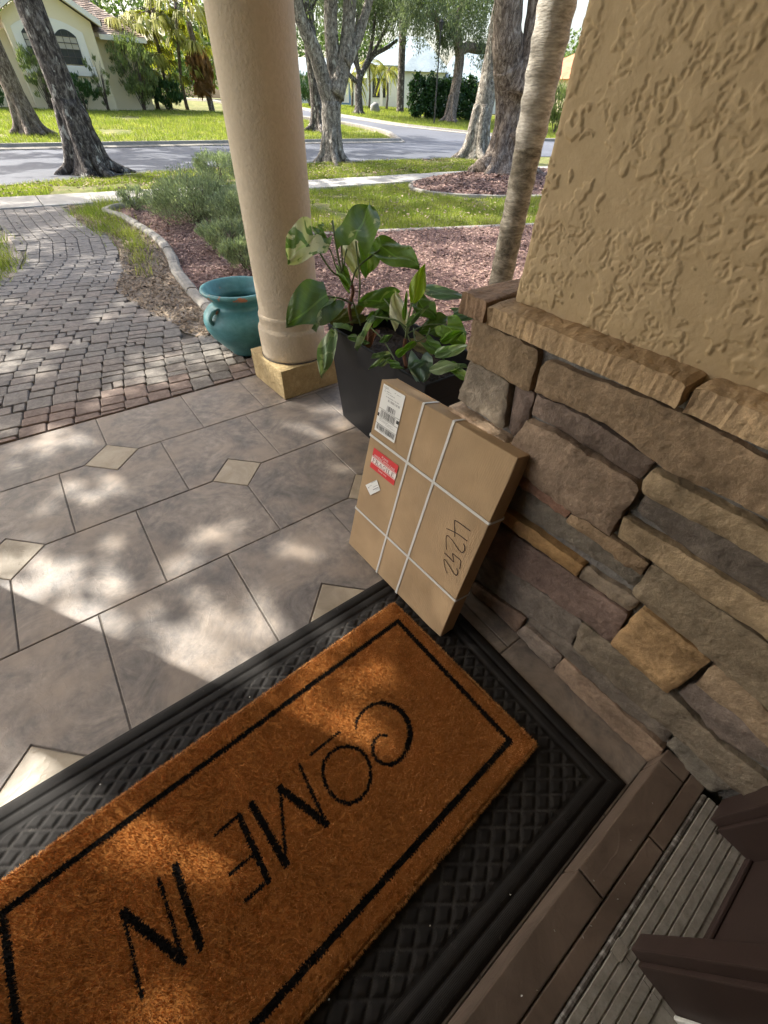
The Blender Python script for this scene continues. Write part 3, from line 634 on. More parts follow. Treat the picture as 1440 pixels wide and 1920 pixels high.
# ------------------------------------------------------------------ paver path
def path_curve(y):
    ys = [-.3, 0, .35, .73, 1.25, 1.74, 2.25, 2.8, 3.5, 4.4, 5.4, 6.9]
    xs = [-.03, 0, .07, .155, .32, .51, .70, .88, 1.10, 1.20, 1.14, 1.1]
    return float(np.interp(y, ys, xs))
pv = sheet('paver_path', PATH, 'paver_sand', -.010, kind='structure')
def paver_geo(cx, cy, lx, ly, ang, h, seed):
    """one tumbled paver: rounded octagonal outline, domed top"""
    rr = random.Random(seed)
    hx, hy = lx / 2, ly / 2
    c = min(hx, hy) * rr.uniform(.2, .32)
    ol = [(-hx + c, -hy), (hx - c, -hy), (hx - .25 * c, -hy + .25 * c), (hx, -hy + c), (hx, hy - c), (hx - .25 * c, hy - .25 * c), (hx - c, hy), (-hx + c, hy), (-hx + .25 * c, hy - .25 * c), (-hx, hy - c), (-hx, -hy + c), (-hx + .25 * c, -hy + .25 * c)]
    ol = [(x * (1 + rr.uniform(-.025, .025)), y * (1 + rr.uniform(-.03, .03))) for x, y in ol]
    ca, sa = math.cos(ang), math.sin(ang)
    tx, ty = rr.uniform(-.014, .014), rr.uniform(-.014, .014)
    V = []; n = len(ol)
    for k, (f, z) in enumerate(((1.0, -.03), (1.0, h - .009), (.965, h - .002), (.90, h))):
        for x, y in ol:
            x2, y2 = x * f, y * f
            V.append((cx + x2 * ca - y2 * sa, cy + x2 * sa + y2 * ca, z + (x2 * tx + y2 * ty if k else 0)))
    F = [(k * n + i, k * n + (i + 1) % n, (k + 1) * n + (i + 1) % n, (k + 1) * n + i) for k in range(3) for i in range(n)]
    F.append(tuple(range(3 * n, 4 * n)))
    return V, F
def build_pavers():
    items = []
    W = .128
    for b in range(-25, 16):
        y = -.30 + rng.uniform(0, .1); 
        while y < 6.72:
            Lg = float(rng.choice([.062, .085, .095, .112, .135, .165], p=[.12, .2, .24, .2, .14, .1]))
            yc = y + Lg / 2
            xc = b * W + path_curve(yc)
            dx = (path_curve(yc + .05) - path_curve(yc - .05)) / .1
            ang = -math.atan(dx) * .55
            y += Lg
            if yc + Lg * .5 < -.012 or yc > 6.76: continue
            if not bool(in_poly([xc], [max(yc, -.03)], PATH)[0]): continue
            if rng.uniform() < .10 and Lg < .13:             # a pair of small setts
                for s in (-1, 1): items.append((xc + s * W / 4, yc, W / 2 - .009, Lg - .010, ang))
            else:
                items.append((xc, yc, W - .005, Lg - .0055, ang))
    cen = np.array([.387, -2.52])
    items.sort(key=lambda t: math.hypot(t[0] - cen[0], t[1] - cen[1]))
    vis = [t for t in items if t[0] > -.35 - max(0, .0) or t[1] > 2.0]
    hid = [t for t in items if not (t[0] > -.35 or t[1] > 2.0)]
    cols = [(1., .98, .95), (.94, .92, .89), (1.06, 1.0, .95), (1.04, .98, .93), (.90, .89, .87), (1.03, 1.02, .98)]
    red = [(1.05, .86, .78), (1.1, .92, .84), (.95, .8, .74)]
    for i, t in enumerate(vis[:298]):
        V, F = paver_geo(*t, h=.005 + rng.uniform(-.002, .0025), seed=i)
        bx = (t[0], t[1], 0)
        if t[1] - .03 < .0 or True:
            V = [(x, max(y, -.036), z) for x, y, z in V]
        c = random.choice(red) if (t[1] < .2 and random.random() < .6) else random.choice(cols)
        part('paver', V, F, 'paver', pv, color=c)
    rest = join(*[paver_geo(*t, h=.005 + rng.uniform(-.002, .0025), seed=i + 999) for i, t in enumerate(vis[298:] + hid)])
    part('paver', [(x, max(y, -.036), z) for x, y, z in rest[0]], rest[1], 'paver', pv, kind='stuff')
build_pavers()

# ================================================================== PORCH FLOOR
T = .457
def clip_poly(P, a, b, c):                     # keep a*x+b*y>=c
    out = []
    for i in range(len(P)):
        p, q = P[i], P[(i + 1) % len(P)]
        dp, dq = a * p[0] + b * p[1] - c, a * q[0] + b * q[1] - c
        if dp >= 0: out.append(p)
        if dp * dq < 0:
            t = dp / (dp - dq); out.append((p[0] + t * (q[0] - p[0]), p[1] + t * (q[1] - p[1])))
    return out
def tile_mesh(bm, P, top=0.0, thick=.009, bev=.0022):
    f = bm.faces.new([bm.verts.new((x, y, top - bev)) for x, y in P])
    if f.normal.z < 0 or True:
        f.normal_update()
        if f.normal.z < 0: f.normal_flip()
    bot = list(f.verts)
    r = bmesh.ops.inset_individual(bm, faces=[f], thickness=bev, depth=bev * .8, use_even_offset=True)
    ring = [v for v in bot]
    n = len(ring)
    low = [bm.verts.new((v.co.x, v.co.y, top - thick)) for v in ring]
    for i in range(n):
        bm.faces.new((ring[i], ring[(i + 1) % n], low[(i + 1) % n], low[i]))
    bmesh.ops.recalc_face_normals(bm, faces=bm.faces)
def build_floor():
    fl = part('porch_floor', [(x, y, z) for z in (-.2, -.0045) for x, y in ((-3, -2.90), (1.9, -2.90), (1.9, -.045), (-3, -.045))],
              [(3, 2, 1, 0), (4, 5, 6, 7), (0, 1, 5, 4), (1, 2, 6, 5), (2, 3, 7, 6), (3, 0, 4, 7)], 'grout', kind='structure', base=(.3, -1.4, 0))
    g = .0023; rd = .12
    DIA = [(.287, -.457), (.745, -.914), (-.168, -.914), (1.203, -1.371), (.748, -1.828), (-.168, -1.828)]
    rows = [(0, -.045, -.457, .287), (1, -.457, -.914, .0595), (2, -.914, -1.371, .288), (3, -1.371, -1.828, .0595), (4, -1.828, -2.285, .288), (5, -2.285, -2.742, .0595)]
    for r_, y1, y0, off in rows:
        xs = [off + k * T for k in range(-7, 5)]
        if r_ == 0: xs = [x for x in xs if x < 1.0] + [1.101, 1.50]
        xs = [max(-3, x) for x in xs]
        if r_ == 4: xs = [x for x in xs if x < 1.0] + [1.1225]
        xs.append(1.9)
        for x0, x1 in zip(xs[:-1], xs[1:]):
            if x1 - x0 < .03: continue
            y1b = y1 - (.0 if r_ == 0 else g); a, b = x0 + g, x1 - g
            c, d = y0 + g, y1b
            tops = []; bots = []
            P = None
            top = [(b, d), (a, d)]; bot = [(a, c), (b, c)]
            for cx, cy in DIA:
                q = rd + g * 1.4
                if abs(cy - y1) < .01 and a + q < cx < b - q: top = [(b, d), (cx + q, d), (cx, d - q), (cx - q, d), (a, d)]
                if abs(cy - y0) < .01 and a + q < cx < b - q: bot = [(a, c), (cx - q, c), (cx, c + q), (cx + q, c), (b, c)]
            P = bot + top
            if len(P) == 4:
                for cx, cy in DIA:
                    q = rd + g * 1.4
                    for px, py in ((a, c), (b, c), (b, d), (a, d)):
                        if abs(px - cx) < .02 and abs(py - cy) < .02:
                            sx = 1 if px == a else -1; sy = 1 if py == c else -1
                            P = clip_poly(P, sx, sy, sx * cx + sy * cy + q)
            bm = bmesh.new(); tile_mesh(bm, P, top=rng.uniform(-.0005, .0005))
            bm_part('floor_tile', bm, 'slate_tile', fl)
    for cx, cy in DIA:
        q = rd - g * .4
        bm = bmesh.new(); tile_mesh(bm, [(cx + q, cy), (cx, cy + q), (cx - q, cy), (cx, cy - q)], top=.0004)
        bm_part('accent_tile', bm, 'accent_tile', fl)
build_floor()

# ================================================================== THE HOUSE ROUND THE PORCH
hs = empty('house_shell', (0, -3.4, 0), kind='structure')
bm = bmesh.new(); add_box(bm, (-3.2, -4.6, -.2), (-.72, -1.9, 3.295)); bm_part('wall', bm, 'stucco_wall', hs)
bm = bmesh.new(); add_box(bm, (1.72, -4.6, -.2), (6.5, -2.2, 3.295)); bm_part('wall', bm, 'stucco_wall', hs)
box_part('back_wall', (-.72, -4.8, -.2), (1.72, -4.6, 3.295), 'interior_dark', hs)
box_part('room_floor', (-.72, -4.6, -.1), (1.72, -2.985, .06), 'interior_dark', hs)
box_part('wall_over_door', (-.72, -3.05, 2.15), (1.72, -2.9, 3.295), 'stucco_wall', hs)
box_part('ceiling', (-3.2, -4.6, 3.30), (2.0, .02, 3.40), 'ceiling_paint', hs)
box_part('beam', (-3.2, -.40, 2.84), (1.99, -.07, 3.298), 'column_paint', hs)
box_part('roof', (-3.6, -5.0, 3.52), (2.2, .45, 3.66), 'shingle_brown', hs)

# ------------------------------------------------------------------ stone and stucco entry wall
SX = 1.19
ew = empty('entry_wall', (SX + .2, -2.35, 0), 'mustard textured stucco wall above rough brown stacked stone, right of the door mats', 'wall')
def stone_piece(poly, prot, color, seed, depth=.055, xface=SX):
    rr = random.Random(seed)
    pts = []
    n = len(poly)
    ar = sum(poly[i][0] * poly[(i + 1) % n][1] - poly[(i + 1) % n][0] * poly[i][1] for i in range(n))
    grown = []
    for i in range(n):                                        # close the joints up a little
        p0, p1, p2 = Vector(poly[i - 1]), Vector(poly[i]), Vector(poly[(i + 1) % n])
        d_ = ((p1 - p0).normalized() + (p2 - p1).normalized()).normalized(); nn = Vector((d_.y, -d_.x)) * (1 if ar > 0 else -1)
        grown.append(tuple(p1 + nn * .0028))
    poly = grown
    cyy = sum(p[0] for p in poly) / n; czz = sum(p[1] for p in poly) / n
    for i in range(n):
        a, b = Vector(poly[i]), Vector(poly[(i + 1) % n])
        k = max(1, int((b - a).length / .018))
        for q in range(k):
            p = a.lerp(b, q / k)
            j = .0028
            p = Vector((p.x + rr.uniform(-j, j), p.y + rr.uniform(-j, j)))
            if q == 0:                                        # knock the corners off
                p = p.lerp(Vector((cyy, czz)), .0) + (Vector((cyy, czz)) - p).normalized() * .0015
            pts.append(p)
    nb = len(pts)
    ys = [p.x for p in pts]; zs = [p.y for p in pts]
    gp = []
    st = .0115
    y = min(ys)
    while y < max(ys):
        z = min(zs)
        while z < max(zs):
            q = Vector((y + rr.uniform(-.0035, .0035), z + rr.uniform(-.0035, .0035)))
            if bool(in_poly([q.x], [q.y], [tuple(p) for p in pts])[0]):
                dmin = min((q - p).length for p in pts)
                if dmin > .0065: gp.append(q)
            z += st
        y += st
    vs, es, fs, ov, oe, of = delaunay_2d_cdt(pts + gp, [], [list(range(nb))], 1, 1e-5)
    V = []; 
    bnd = {}
    for i, v in enumerate(vs):
        d = min((v - p).length for p in pts)
        edge = max(0., 1 - d / .010)
        nse = mnoise.noise(Vector((v.x * 8 + seed, v.y * 11, 1.3))) * .008 + abs(mnoise.noise(Vector((v.x * 17, v.y * 22 + seed, 4.)))) * .007 + abs(mnoise.noise(Vector((v.x * 45 + seed, v.y * 52, 8.)))) * .0055 + mnoise.noise(Vector((v.x * 120, v.y * 130, seed))) * .0022
        V.append((xface - prot - nse * (1 - .35 * edge) + .0045 * edge ** 2, v.x, v.y))
    F = [tuple(f) for f in fs]
    m0 = len(V)
    order = []
    for p in pts:
        k = min(range(len(vs)), key=lambda i: (vs[i] - p).length_squared)
        if not order or order[-1] != k: order.append(k)
    if order[0] == order[-1]: order.pop()
    q = len(order)
    for k in order: V.append(V[k])
    for k in order: V.append((xface - prot + depth, V[k][1], V[k][2]))
    for i in range(q):
        F.append((m0 + i, m0 + (i + 1) % q, m0 + q + (i + 1) % q, m0 + q + i))
    bm = bmesh.new()
    bv = [bm.verts.new(v) for v in V]
    for f in F:
        try: bm.faces.new([bv[i] for i in f])
        except ValueError: pass
    bmesh.ops.recalc_face_normals(bm, faces=bm.faces)
    return bm
for i, (poly, prot, c) in enumerate(STONES):
    c = tuple(1.16 * (.90 * a_ + .10 * b_) for a_, b_ in zip(c, (.235, .17, .105)))
    deep = .30 if i < 4 and i != 2 else .06
    bm = stone_piece(poly, prot, c, i * 3.7 + 1, deep)
    o = bm_part('wall_stone', bm, 'stone', ew, smooth=True, color=c)
# stones low down behind the parcel and the wall end
extra = [([(-1.84, .585), (-2.0, .583), (-1.998, .46), (-1.838, .462)], .008, (.2, .17, .14)),
         ([(-1.84, .45), (-1.985, .45), (-1.985, .32), (-1.84, .32)], .004, (.26, .2, .15)),
         ([(-1.84, .31), (-1.98, .31), (-1.97, .17), (-1.84, .17)], .012, (.18, .15, .13)),
         ([(-1.84, .16), (-2.03, .15), (-2.03, .01), (-1.84, .01)], .008, (.24, .18, .14))]
for i, (poly, prot, c) in enumerate(extra):
    bm_part('wall_stone', stone_piece(poly, prot, c, i * 5.1 + 200, .3), 'stone', ew, smooth=True, color=c)
box_part('wall_core', (SX + .013, -3.0, 0), (1.70, -1.845, .925), 'mortar', ew)
def cap_piece(y0, y1, x0, x1, z0, z1, seed, color):
    """one long cap stone, split face and lightly worn top"""
    ny = max(3, int((y1 - y0) / .006)); nf = 5; nt_ = 5
    V = []; F = []
    prof = [(x1, z0)] + [(x0 + .012, z0)] + [(x0, z0 + (z1 - z0) * k / nf) for k in range(nf + 1)][0:] + [(x0 + .004 + (x1 - x0 - .004) * k / nt_, z1 + .004) for k in range(1, nt_ + 1)]
    k = len(prof)
    for i in range(ny + 1):
        y = y0 + (y1 - y0) * i / ny
        e = min(1, min(i, ny - i) / 1.5)
        for j, (x, z) in enumerate(prof):
            dx = dz = dy = 0
            if 1 < j < 2 + nf + 1:
                dx = .0028 * mnoise.noise(Vector((y * 130 + seed, z * 14, 2.))) + .005 * mnoise.noise(Vector((y * 9, z * 14 + seed, 0))) + (1 - e) * .004
            if j >= 2 + nf: dz = .005 * mnoise.noise(Vector((x * 22, y * 18 + seed, 1.))) + .003 * mnoise.noise(Vector((x * 60, y * 60 + seed, 1.))); dz -= (1 - e) * .003
            if i in (0, ny): dy = .006 * mnoise.noise(Vector((x * 30, z * 30, seed)))
            V.append((x - dx, y + dy, z + dz))
    for i in range(ny):
        for j in range(k - 1): F.append((i * k + j, i * k + j + 1, (i + 1) * k + j + 1, (i + 1) * k + j))
        F.append((i * k + k - 1, i * k, (i + 1) * k, (i + 1) * k + k - 1))
    F.append(tuple(range(k))[::-1]); F.append(tuple(range(ny * k, (ny + 1) * k)))
    bm = bmesh.new(); bv = [bm.verts.new(v) for v in V]
    for f in F: bm.faces.new([bv[q] for q in f])
    bmesh.ops.recalc_face_normals(bm, faces=bm.faces)
    return bm
bm_part('cap_stone', cap_piece(-2.328, -1.886, 1.166, 1.30, .908, .950, 3., None), 'stone', ew, color=(.50, .365, .225), smooth=False)
bm_part('cap_stone', cap_piece(-2.90, -2.343, 1.168, 1.30, .906, .952, 9., None), 'stone', ew, color=(.46, .34, .215), smooth=False)
bm_part('cap_stone', cap_piece(-1.879, -1.800, 1.166, 1.74, .908, .956, 15., None), 'stone', ew, color=(.33, .225, .15), smooth=False)
# stucco above, with a slightly soft corner
bm = bmesh.new(); add_box(bm, (1.2355, -2.97, .936), (1.69, -1.897, 3.295), .012, 3); stp = bm_part('stucco_panel', bm, 'stucco_wall', ew)
def stucco_skin():
    """trowelled coat: dense raised worms and islands between scraped flats"""
    ys = np.arange(-2.97, -1.8985, .0021); zs = np.concatenate([np.arange(.936, 1.58, .0021), np.arange(1.58, 3.29, .03)])
    V = []
    sst = lambda a, b, x: (lambda t: t * t * (3 - 2 * t))(min(1., max(0., (x - a) / (b - a))))
    N = lambda f, y, z, o: mnoise.noise(Vector((y * f, z * f, o)))
    for z in zs:
        for y in ys:
            if z > 1.59: V.append((1.2338, y, z)); continue
            wy = y + .008 * N(40, y, z, 2.); wz = z + .008 * N(40, y, z, 6.)
            m_ = sst(-.30, .10, N(8, y, z, 1.) + .35 * N(20, y, z, 4.))
            isl = sst(.0, .07, N(115, wy, wz, 3.) + .35 * N(210, wy, wz, 9.))
            rid = max(0., 1 - abs(N(50, wy, wz, 5.)) / .12) * sst(-.1, .2, N(9, y, z, 12.))
            fb = N(27, wy, wz, 21.) + .6 * N(62, wy, wz, 22.) + .4 * N(130, wy, wz, 23.)
            ter = sst(-.01, .06, fb + .45 * (m_ - .75)) + .30 * sst(.42, .47, fb)
            h = max(.85 * m_ * isl, ter) + .05 * N(240, y, z, 8.) + .12 * N(14, y, z, 14.)
            e = min(1., (-1.8985 - y) / .012)
            V.append((1.2338 - .0027 * h + (1 - max(0, e)) ** 2 * .006, y, z))
    n = len(ys)
    i = np.arange((n - 1) * (len(zs) - 1)); r_ = i // (n - 1); c_ = i % (n - 1)
    F = np.stack([r_ * n + c_, (r_ + 1) * n + c_, (r_ + 1) * n + c_ + 1, r_ * n + c_ + 1], 1)
    part('stucco_coat', np.array(V), F, 'stucco_wall', stp, smooth=True)
stucco_skin()
# floor-to-wall tile upstand hidden in the corner is just the floor itself; grout line of cut tiles is in the floor

# ------------------------------------------------------------------ round columns
def make_column(c, label):
    t = empty('porch_column', (c[0], c[1], 0), label, 'column', 'round stucco columns of the porch')
    bm = bmesh.new(); add_box(bm, (c[0] - .205, c[1] - .20, 0), (c[0] + .185, c[1] + .185, .178), .006, 2)
    ro = Matrix.Translation((c[0], c[1], 0)) @ Matrix.Rotation(R(2.5), 4, 'Z') @ Matrix.Translation((-c[0], -c[1], 0))
    bmesh.ops.transform(bm, matrix=ro, verts=bm.verts)
    bm_part('plinth', bm, 'stucco_plinth', t)
    prof = [(.0, .1785), (.188, .1785), (.1905, .20), (.191, .30), (.190, .335), (.186, .345), (.178, .352), (.176, .362), (.176, .395), (.178, .402), (.1765, .412), (.1715, .42), (.0, .42)]
    V, F = lathe(prof, (c[0], c[1], 0), 56); part('base_drum', V, F, 'column_paint', t, smooth=True)
    V, F = lathe([(.18, .1785), (.194, .1788), (.1925, .184), (.187, .186)], (c[0], c[1], 0), 56); part('dirty_joint', V, F, 'paver_sand', t)
    prof = [(.1685, .418), (.168, .55), (.168, 1.4), (.167, 2.3), (.168, 2.45), (.19, 2.7), (.19, 2.78), (.205, 2.79), (.205, 2.835)]
    V, F = lathe(prof, (c[0], c[1], 0), 56); part('shaft', V, F, 'column_paint', t, smooth=True)
    return t
make_column((1.432, -.235), 'cream round stucco column rising between the teal pot and the black planter')
make_column((-.91, -.235), 'cream round stucco column at the left end of the porch, casting the broad shadow over the mats')

# ------------------------------------------------------------------ door step and frame
ds = empty('door_step', (.4, -2.79, 0), 'brown tiled door step with a narrow second row, between the rubber mat and the threshold', 'step')
box_part('step_core', (-.70, -2.835, 0), (1.187, -2.748, .088), 'grout', ds)
for x0, x1 in ((-.70, -.47), (-.466, .003), (.007, .792), (.796, 1.142), (1.146, 1.187)):
    bm = bmesh.new(); add_box(bm, (x0, -2.7985, .089), (x1, -2.738, .1045), .003, 2); bm_part('tread_tile', bm, 'step_tile', ds)
    bm = bmesh.new(); add_box(bm, (x0, -2.747, .002), (x1, -2.7395, .0885), .002, 1); bm_part('riser_tile', bm, 'step_tile', ds)
for x0, x1 in ((-.70, -.2), (-.196, .44), (.444, .972), (.976, 1.187)):
    bm = bmesh.new(); add_box(bm, (x0, -2.836, .0885), (x1, -2.8015, .1035), .003, 2); bm_part('tread_tile', bm, 'step_tile', ds)

df = empty('door_frame', (.4, -2.9, 0), 'dark brown door frame with a worn grooved threshold, at the lower right corner', 'door frame')
box_part('threshold_edge', (-.68, -2.848, .02), (1.16, -2.838, .1075), 'bronze_edge', df, bevel=.003)
def threshold(x0, x1):
    ys = -2.849; k = 5; w_ = .0185; V = []; F = []
    prof = []
    y = ys
    for i in range(k):
        prof += [(y, .1055), (y - .0013, .1085), (y - w_ + .0032, .1085), (y - w_ + .0020, .1055)]
        y -= w_
    prof += [(y - .03, .1085), (y - .03, .06), (ys, .06)]
    n = len(prof)
    for x in (x0, x1): V += [(x, a, b) for a, b in prof]
    F = [(i, (i + 1) % n, n + (i + 1) % n, n + i) for i in range(n)] + [tuple(range(n))[::-1], tuple(range(n, 2 * n))]
    part('threshold', V, F, 'aged_threshold', df)
threshold(-.6, .7535); threshold(.7545, 1.16)
box_part('filler', (.738, -2.868, .1085), (.768, -2.846, .1105), 'concrete_kerb', df, bevel=.0008)
def post(x0, x1, name):
    t = None
    bm = bmesh.new()
    add_box(bm, (x0, -2.99, .1075), (x1, -2.889, 2.15), .003, 2)
    add_box(bm, (x0 + .009, -2.8895, .1088), (x1 - .003, -2.8695, 2.15), .003, 2)
    return bm_part(name, bm, 'door_paint', df)
mu = post(.762, .812, 'mullion')
post(1.108, 1.186, 'jamb')
box_part('weatherstrip', (.7535, -2.985, .1085), (.7615, -2.962, 2.12), 'white_weatherstrip', mu, bevel=.002)
box_part('sidelight_panel', (.8125, -2.982, .1075), (1.1075, -2.958, 2.15), 'door_paint', df)
box_part('panel_bead', (.8127, -2.9578, .1085), (1.107, -2.9478, .1245), 'door_paint', df, bevel=.003)

# ================================================================== MATS
def build_rubber_mat():
    x0, x1, y0, y1 = -.45, 1.082, -2.733, -1.822
    nx, ny = 512, 304
    xs = np.linspace(x0, x1, nx); ys = np.linspace(y0, y1, ny)
    X, Y = np.meshgrid(xs, ys)
    d = np.minimum.reduce([X - x0, x1 - X, Y - y0, y1 - Y])
    def bumpf(a, c, w): return np.clip(1 - ((a - c) / w) ** 2, 0, 1)
    h = np.interp(d, [0, .005], [.001, .0045]) + .0060 * bumpf(d, .021, .015) ** .5 + .0052 * bumpf(d, .053, .013) ** .5
    u = (.59 * X + .81 * Y) / .034; v = (.59 * X - .81 * Y) / .034
    fu = u - np.floor(u); fv = v - np.floor(v)
    g = np.minimum(np.minimum(fu, 1 - fu), np.minimum(fv, 1 - fv))
    pil = np.clip((g - .07) / .20, 0, 1) ** .7 * .0050
    inner = np.clip((d - .074) / .006, 0, 1)
    h = h + pil * inner
    n3 = np.array([mnoise.noise(Vector((x * 3, 1.7, 0))) for x in xs]) * .001
    Z = h + n3[None, :]
    V = np.stack([X.ravel(), Y.ravel(), Z.ravel()], 1)
    i = np.arange((nx - 1) * (ny - 1)); r_ = i // (nx - 1); c_ = i % (nx - 1)
    F = np.stack([r_ * nx + c_, r_ * nx + c_ + 1, (r_ + 1) * nx + c_ + 1, (r_ + 1) * nx + c_], 1)
    gm = ((g < .09) & (inner > .5)).ravel()[F].mean(1) > .5
    part('rubber_mat', V, F, ['rubber', 'rubber_dusty'], smooth=True, mi=gm.astype(int), base=(.3, -2.28, 0), label='large black rubber mat with raised diamond quilting, lying under the coir mat', cat='door mat')
build_rubber_mat()

# printed strokes of the coir mat, world metres: (points, half width at the two ends)
BORDER = [([(.872, -2.004), (.8985, -2.478)], .0078, .0078), ([(.8985, -2.478), (-.212, -2.534)], .0078, .0078),
          ([(-.212, -2.534), (-.240, -2.058)], .0078, .0078), ([(-.240, -2.058), (.872, -2.004)], .0078, .0078)]
TEXT = [([(.568, -2.201), (.580, -2.186), (.600, -2.176), (.624, -2.172), (.648, -2.175), (.668, -2.185)], .0035, .005),
        ([(.668, -2.185), (.683, -2.2), (.697, -2.222), (.703, -2.245), (.701, -2.270), (.693, -2.291), (.678, -2.309), (.658, -2.321)], .007, .0085),
        ([(.658, -2.321), (.640, -2.331), (.618, -2.333), (.598, -2.329), (.582, -2.316), (.572, -2.298), (.574, -2.277), (.585, -2.261), (.600, -2.253), (.615, -2.254), (.630, -2.266)], .006, .0035),
        ([(.437, -2.182), (.526, -2.180)], .004, .004),
        ([(.434, -2.262), (.440, -2.236), (.458, -2.217), (.480, -2.210), (.505, -2.212), (.530, -2.225), (.548, -2.247), (.554, -2.272), (.550, -2.298), (.535, -2.322), (.512, -2.338), (.487, -2.343), (.462, -2.335), (.444, -2.318), (.434, -2.290), (.434, -2.262)], .0045, .0045),
        ([(.40, -2.185), (.393, -2.335)], .0038, .0045), ([(.336, -2.203), (.393, -2.335)], .0085, .0085), ([(.336, -2.203), (.281, -2.344)], .0038, .004), ([(.264, -2.193), (.281, -2.344)], .0085, .0085),
        ([(.229, -2.193), (.236, -2.345)], .007, .007), ([(.170, -2.197), (.229, -2.193)], .004, .004), ([(.236, -2.345), (.180, -2.347)], .004, .004), ([(.238, -2.285), (.171, -2.284)], .004, .004),
        ([(.076, -2.199), (.080, -2.356)], .008, .008),
        ([(.041, -2.198), (.045, -2.353)], .0042, .0045), ([(-.035, -2.209), (.045, -2.353)], .0085, .0085), ([(-.035, -2.209), (-.034, -2.356)], .004, .004)]
def stroke_mask(X, Y):
    mk = np.zeros(X.shape, bool)
    wob = .0016 * np.sin(X * 900 + np.sin(Y * 700) * 2)
    for pts, w0, w1 in BORDER + TEXT:
        n = len(pts) - 1
        for i in range(n):
            (ax, ay), (bx, by) = pts[i], pts[i + 1]
            L2 = (bx - ax) ** 2 + (by - ay) ** 2
            t = np.clip(((X - ax) * (bx - ax) + (Y - ay) * (by - ay)) / L2, 0, 1)
            dd = np.hypot(X - ax - t * (bx - ax), Y - ay - t * (by - ay))
            w = w0 + (w1 - w0) * (i + t) / n
            mk |= dd < w + wob
    return mk
def build_coir_mat():
    corner = np.array([.9055, -1.936]); ex = np.array([math.cos(R(2.9)), math.sin(R(2.9))]); ey = np.array([.048, -.592]) / math.hypot(.048, .592)
    W_, D_ = 1.20, .594
    t = empty('coir_mat', (.33, -2.26, .012), 'orange-brown coir doormat printed COME IN with a thin black border', 'door mat')
    s0 = .003
    nx, ny = int(W_ / .0035), int(D_ / .0035)
    A, B = np.meshgrid(np.linspace(0, W_, nx), np.linspace(0, D_, ny))
    X = corner[0] - A * ex[0] + B * ey[0]; Y = corner[1] - A * ex[1] + B * ey[1]
    ed = np.minimum.reduce([A, W_ - A, B, D_ - B])
    Z = .012 + .012 * np.clip(ed / .006, 0, 1) ** .5 + rng.normal(0, .0007, X.shape)
    V = np.stack([X.ravel(), Y.ravel(), Z.ravel()], 1)
    i = np.arange((nx - 1) * (ny - 1)); r_ = i // (nx - 1); c_ = i % (nx - 1)
    F = np.stack([r_ * nx + c_, (r_ + 1) * nx + c_, (r_ + 1) * nx + c_ + 1, r_ * nx + c_ + 1], 1)
    F = F[:, ::-1]
    cen = V[F].mean(1)
    part('mat_backing', V, F, ['coir_backing', 'coir_backing_print'], t, mi=stroke_mask(cen[:, 0], cen[:, 1]).astype(int))
    n = 210000
    a = rng.uniform(-.001, W_ + .001, n); b = rng.uniform(-.001, D_ + .001, n)
    x = corner[0] - a * ex[0] + b * ey[0]; y = corner[1] - a * ex[1] + b * ey[1]
    mk = stroke_mask(x, y)
    ed = np.minimum.reduce([a, W_ - a, b, D_ - b])
    az = rng.uniform(0, 2 * np.pi, n); tilt = np.abs(rng.normal(0, .42, n)); ln = rng.uniform(.007, .0125, n); long_ = rng.uniform(size=n) < .004
    ln = np.where(long_, ln * 1.9, ln); tilt = np.where(long_, 1.15, tilt)
    ln = np.where(mk, ln * .88, ln)
    dx = np.cos(az) * np.sin(tilt) * ln; dy = np.sin(az) * np.sin(tilt) * ln; dz = np.cos(tilt) * ln
    w = rng.uniform(.0006, .0011, n); az2 = rng.uniform(0, np.pi, n)
    wx = np.cos(az2) * w; wy = np.sin(az2) * w
    z0 = .0215 + np.minimum(0, (ed - .004)) * 1.2
    V = np.empty((n, 3, 3))
    V[:, 0] = np.stack([x - wx, y - wy, z0], 1); V[:, 1] = np.stack([x + wx, y + wy, z0], 1); V[:, 2] = np.stack([x + dx, y + dy, z0 + dz], 1)
    part('coir_pile', V.reshape(-1, 3), np.arange(3 * n).reshape(-1, 3), ['coir', 'coir_print'], t, mi=mk.astype(int), kind='stuff')
    # fringe along the cut edges
    n = 9000
    e = rng.integers(0, 4, n); q = rng.uniform(0, 1, n)
    a = np.where(e == 0, 0, np.where(e == 1, W_, q * W_)); b = np.where(e == 2, 0, np.where(e == 3, D_, q * D_))
    oa = np.where(e == 0, -1, np.where(e == 1, 1, 0)); ob = np.where(e == 2, -1, np.where(e == 3, 1, 0))
    x = corner[0] - a * ex[0] + b * ey[0]; y = corner[1] - a * ex[1] + b * ey[1]
    ox = -oa * ex[0] + ob * ey[0]; oy = -oa * ex[1] + ob * ey[1]
    ln = rng.uniform(.003, .009, n); z0 = rng.uniform(.013, .023, n); sd = rng.normal(0, .005, n)
    V = np.empty((n, 3, 3))
    V[:, 0] = np.stack([x - oy * .0008, y + ox * .0008, z0], 1); V[:, 1] = np.stack([x + oy * .0008, y - ox * .0008, z0], 1)
    V[:, 2] = np.stack([x + ox * ln - oy * sd, y + oy * ln + ox * sd, z0 + rng.normal(0, .003, n)], 1)
    part('coir_fringe', V.reshape(-1, 3), np.arange(3 * n).reshape(-1, 3), 'coir', t, kind='stuff')
build_coir_mat()

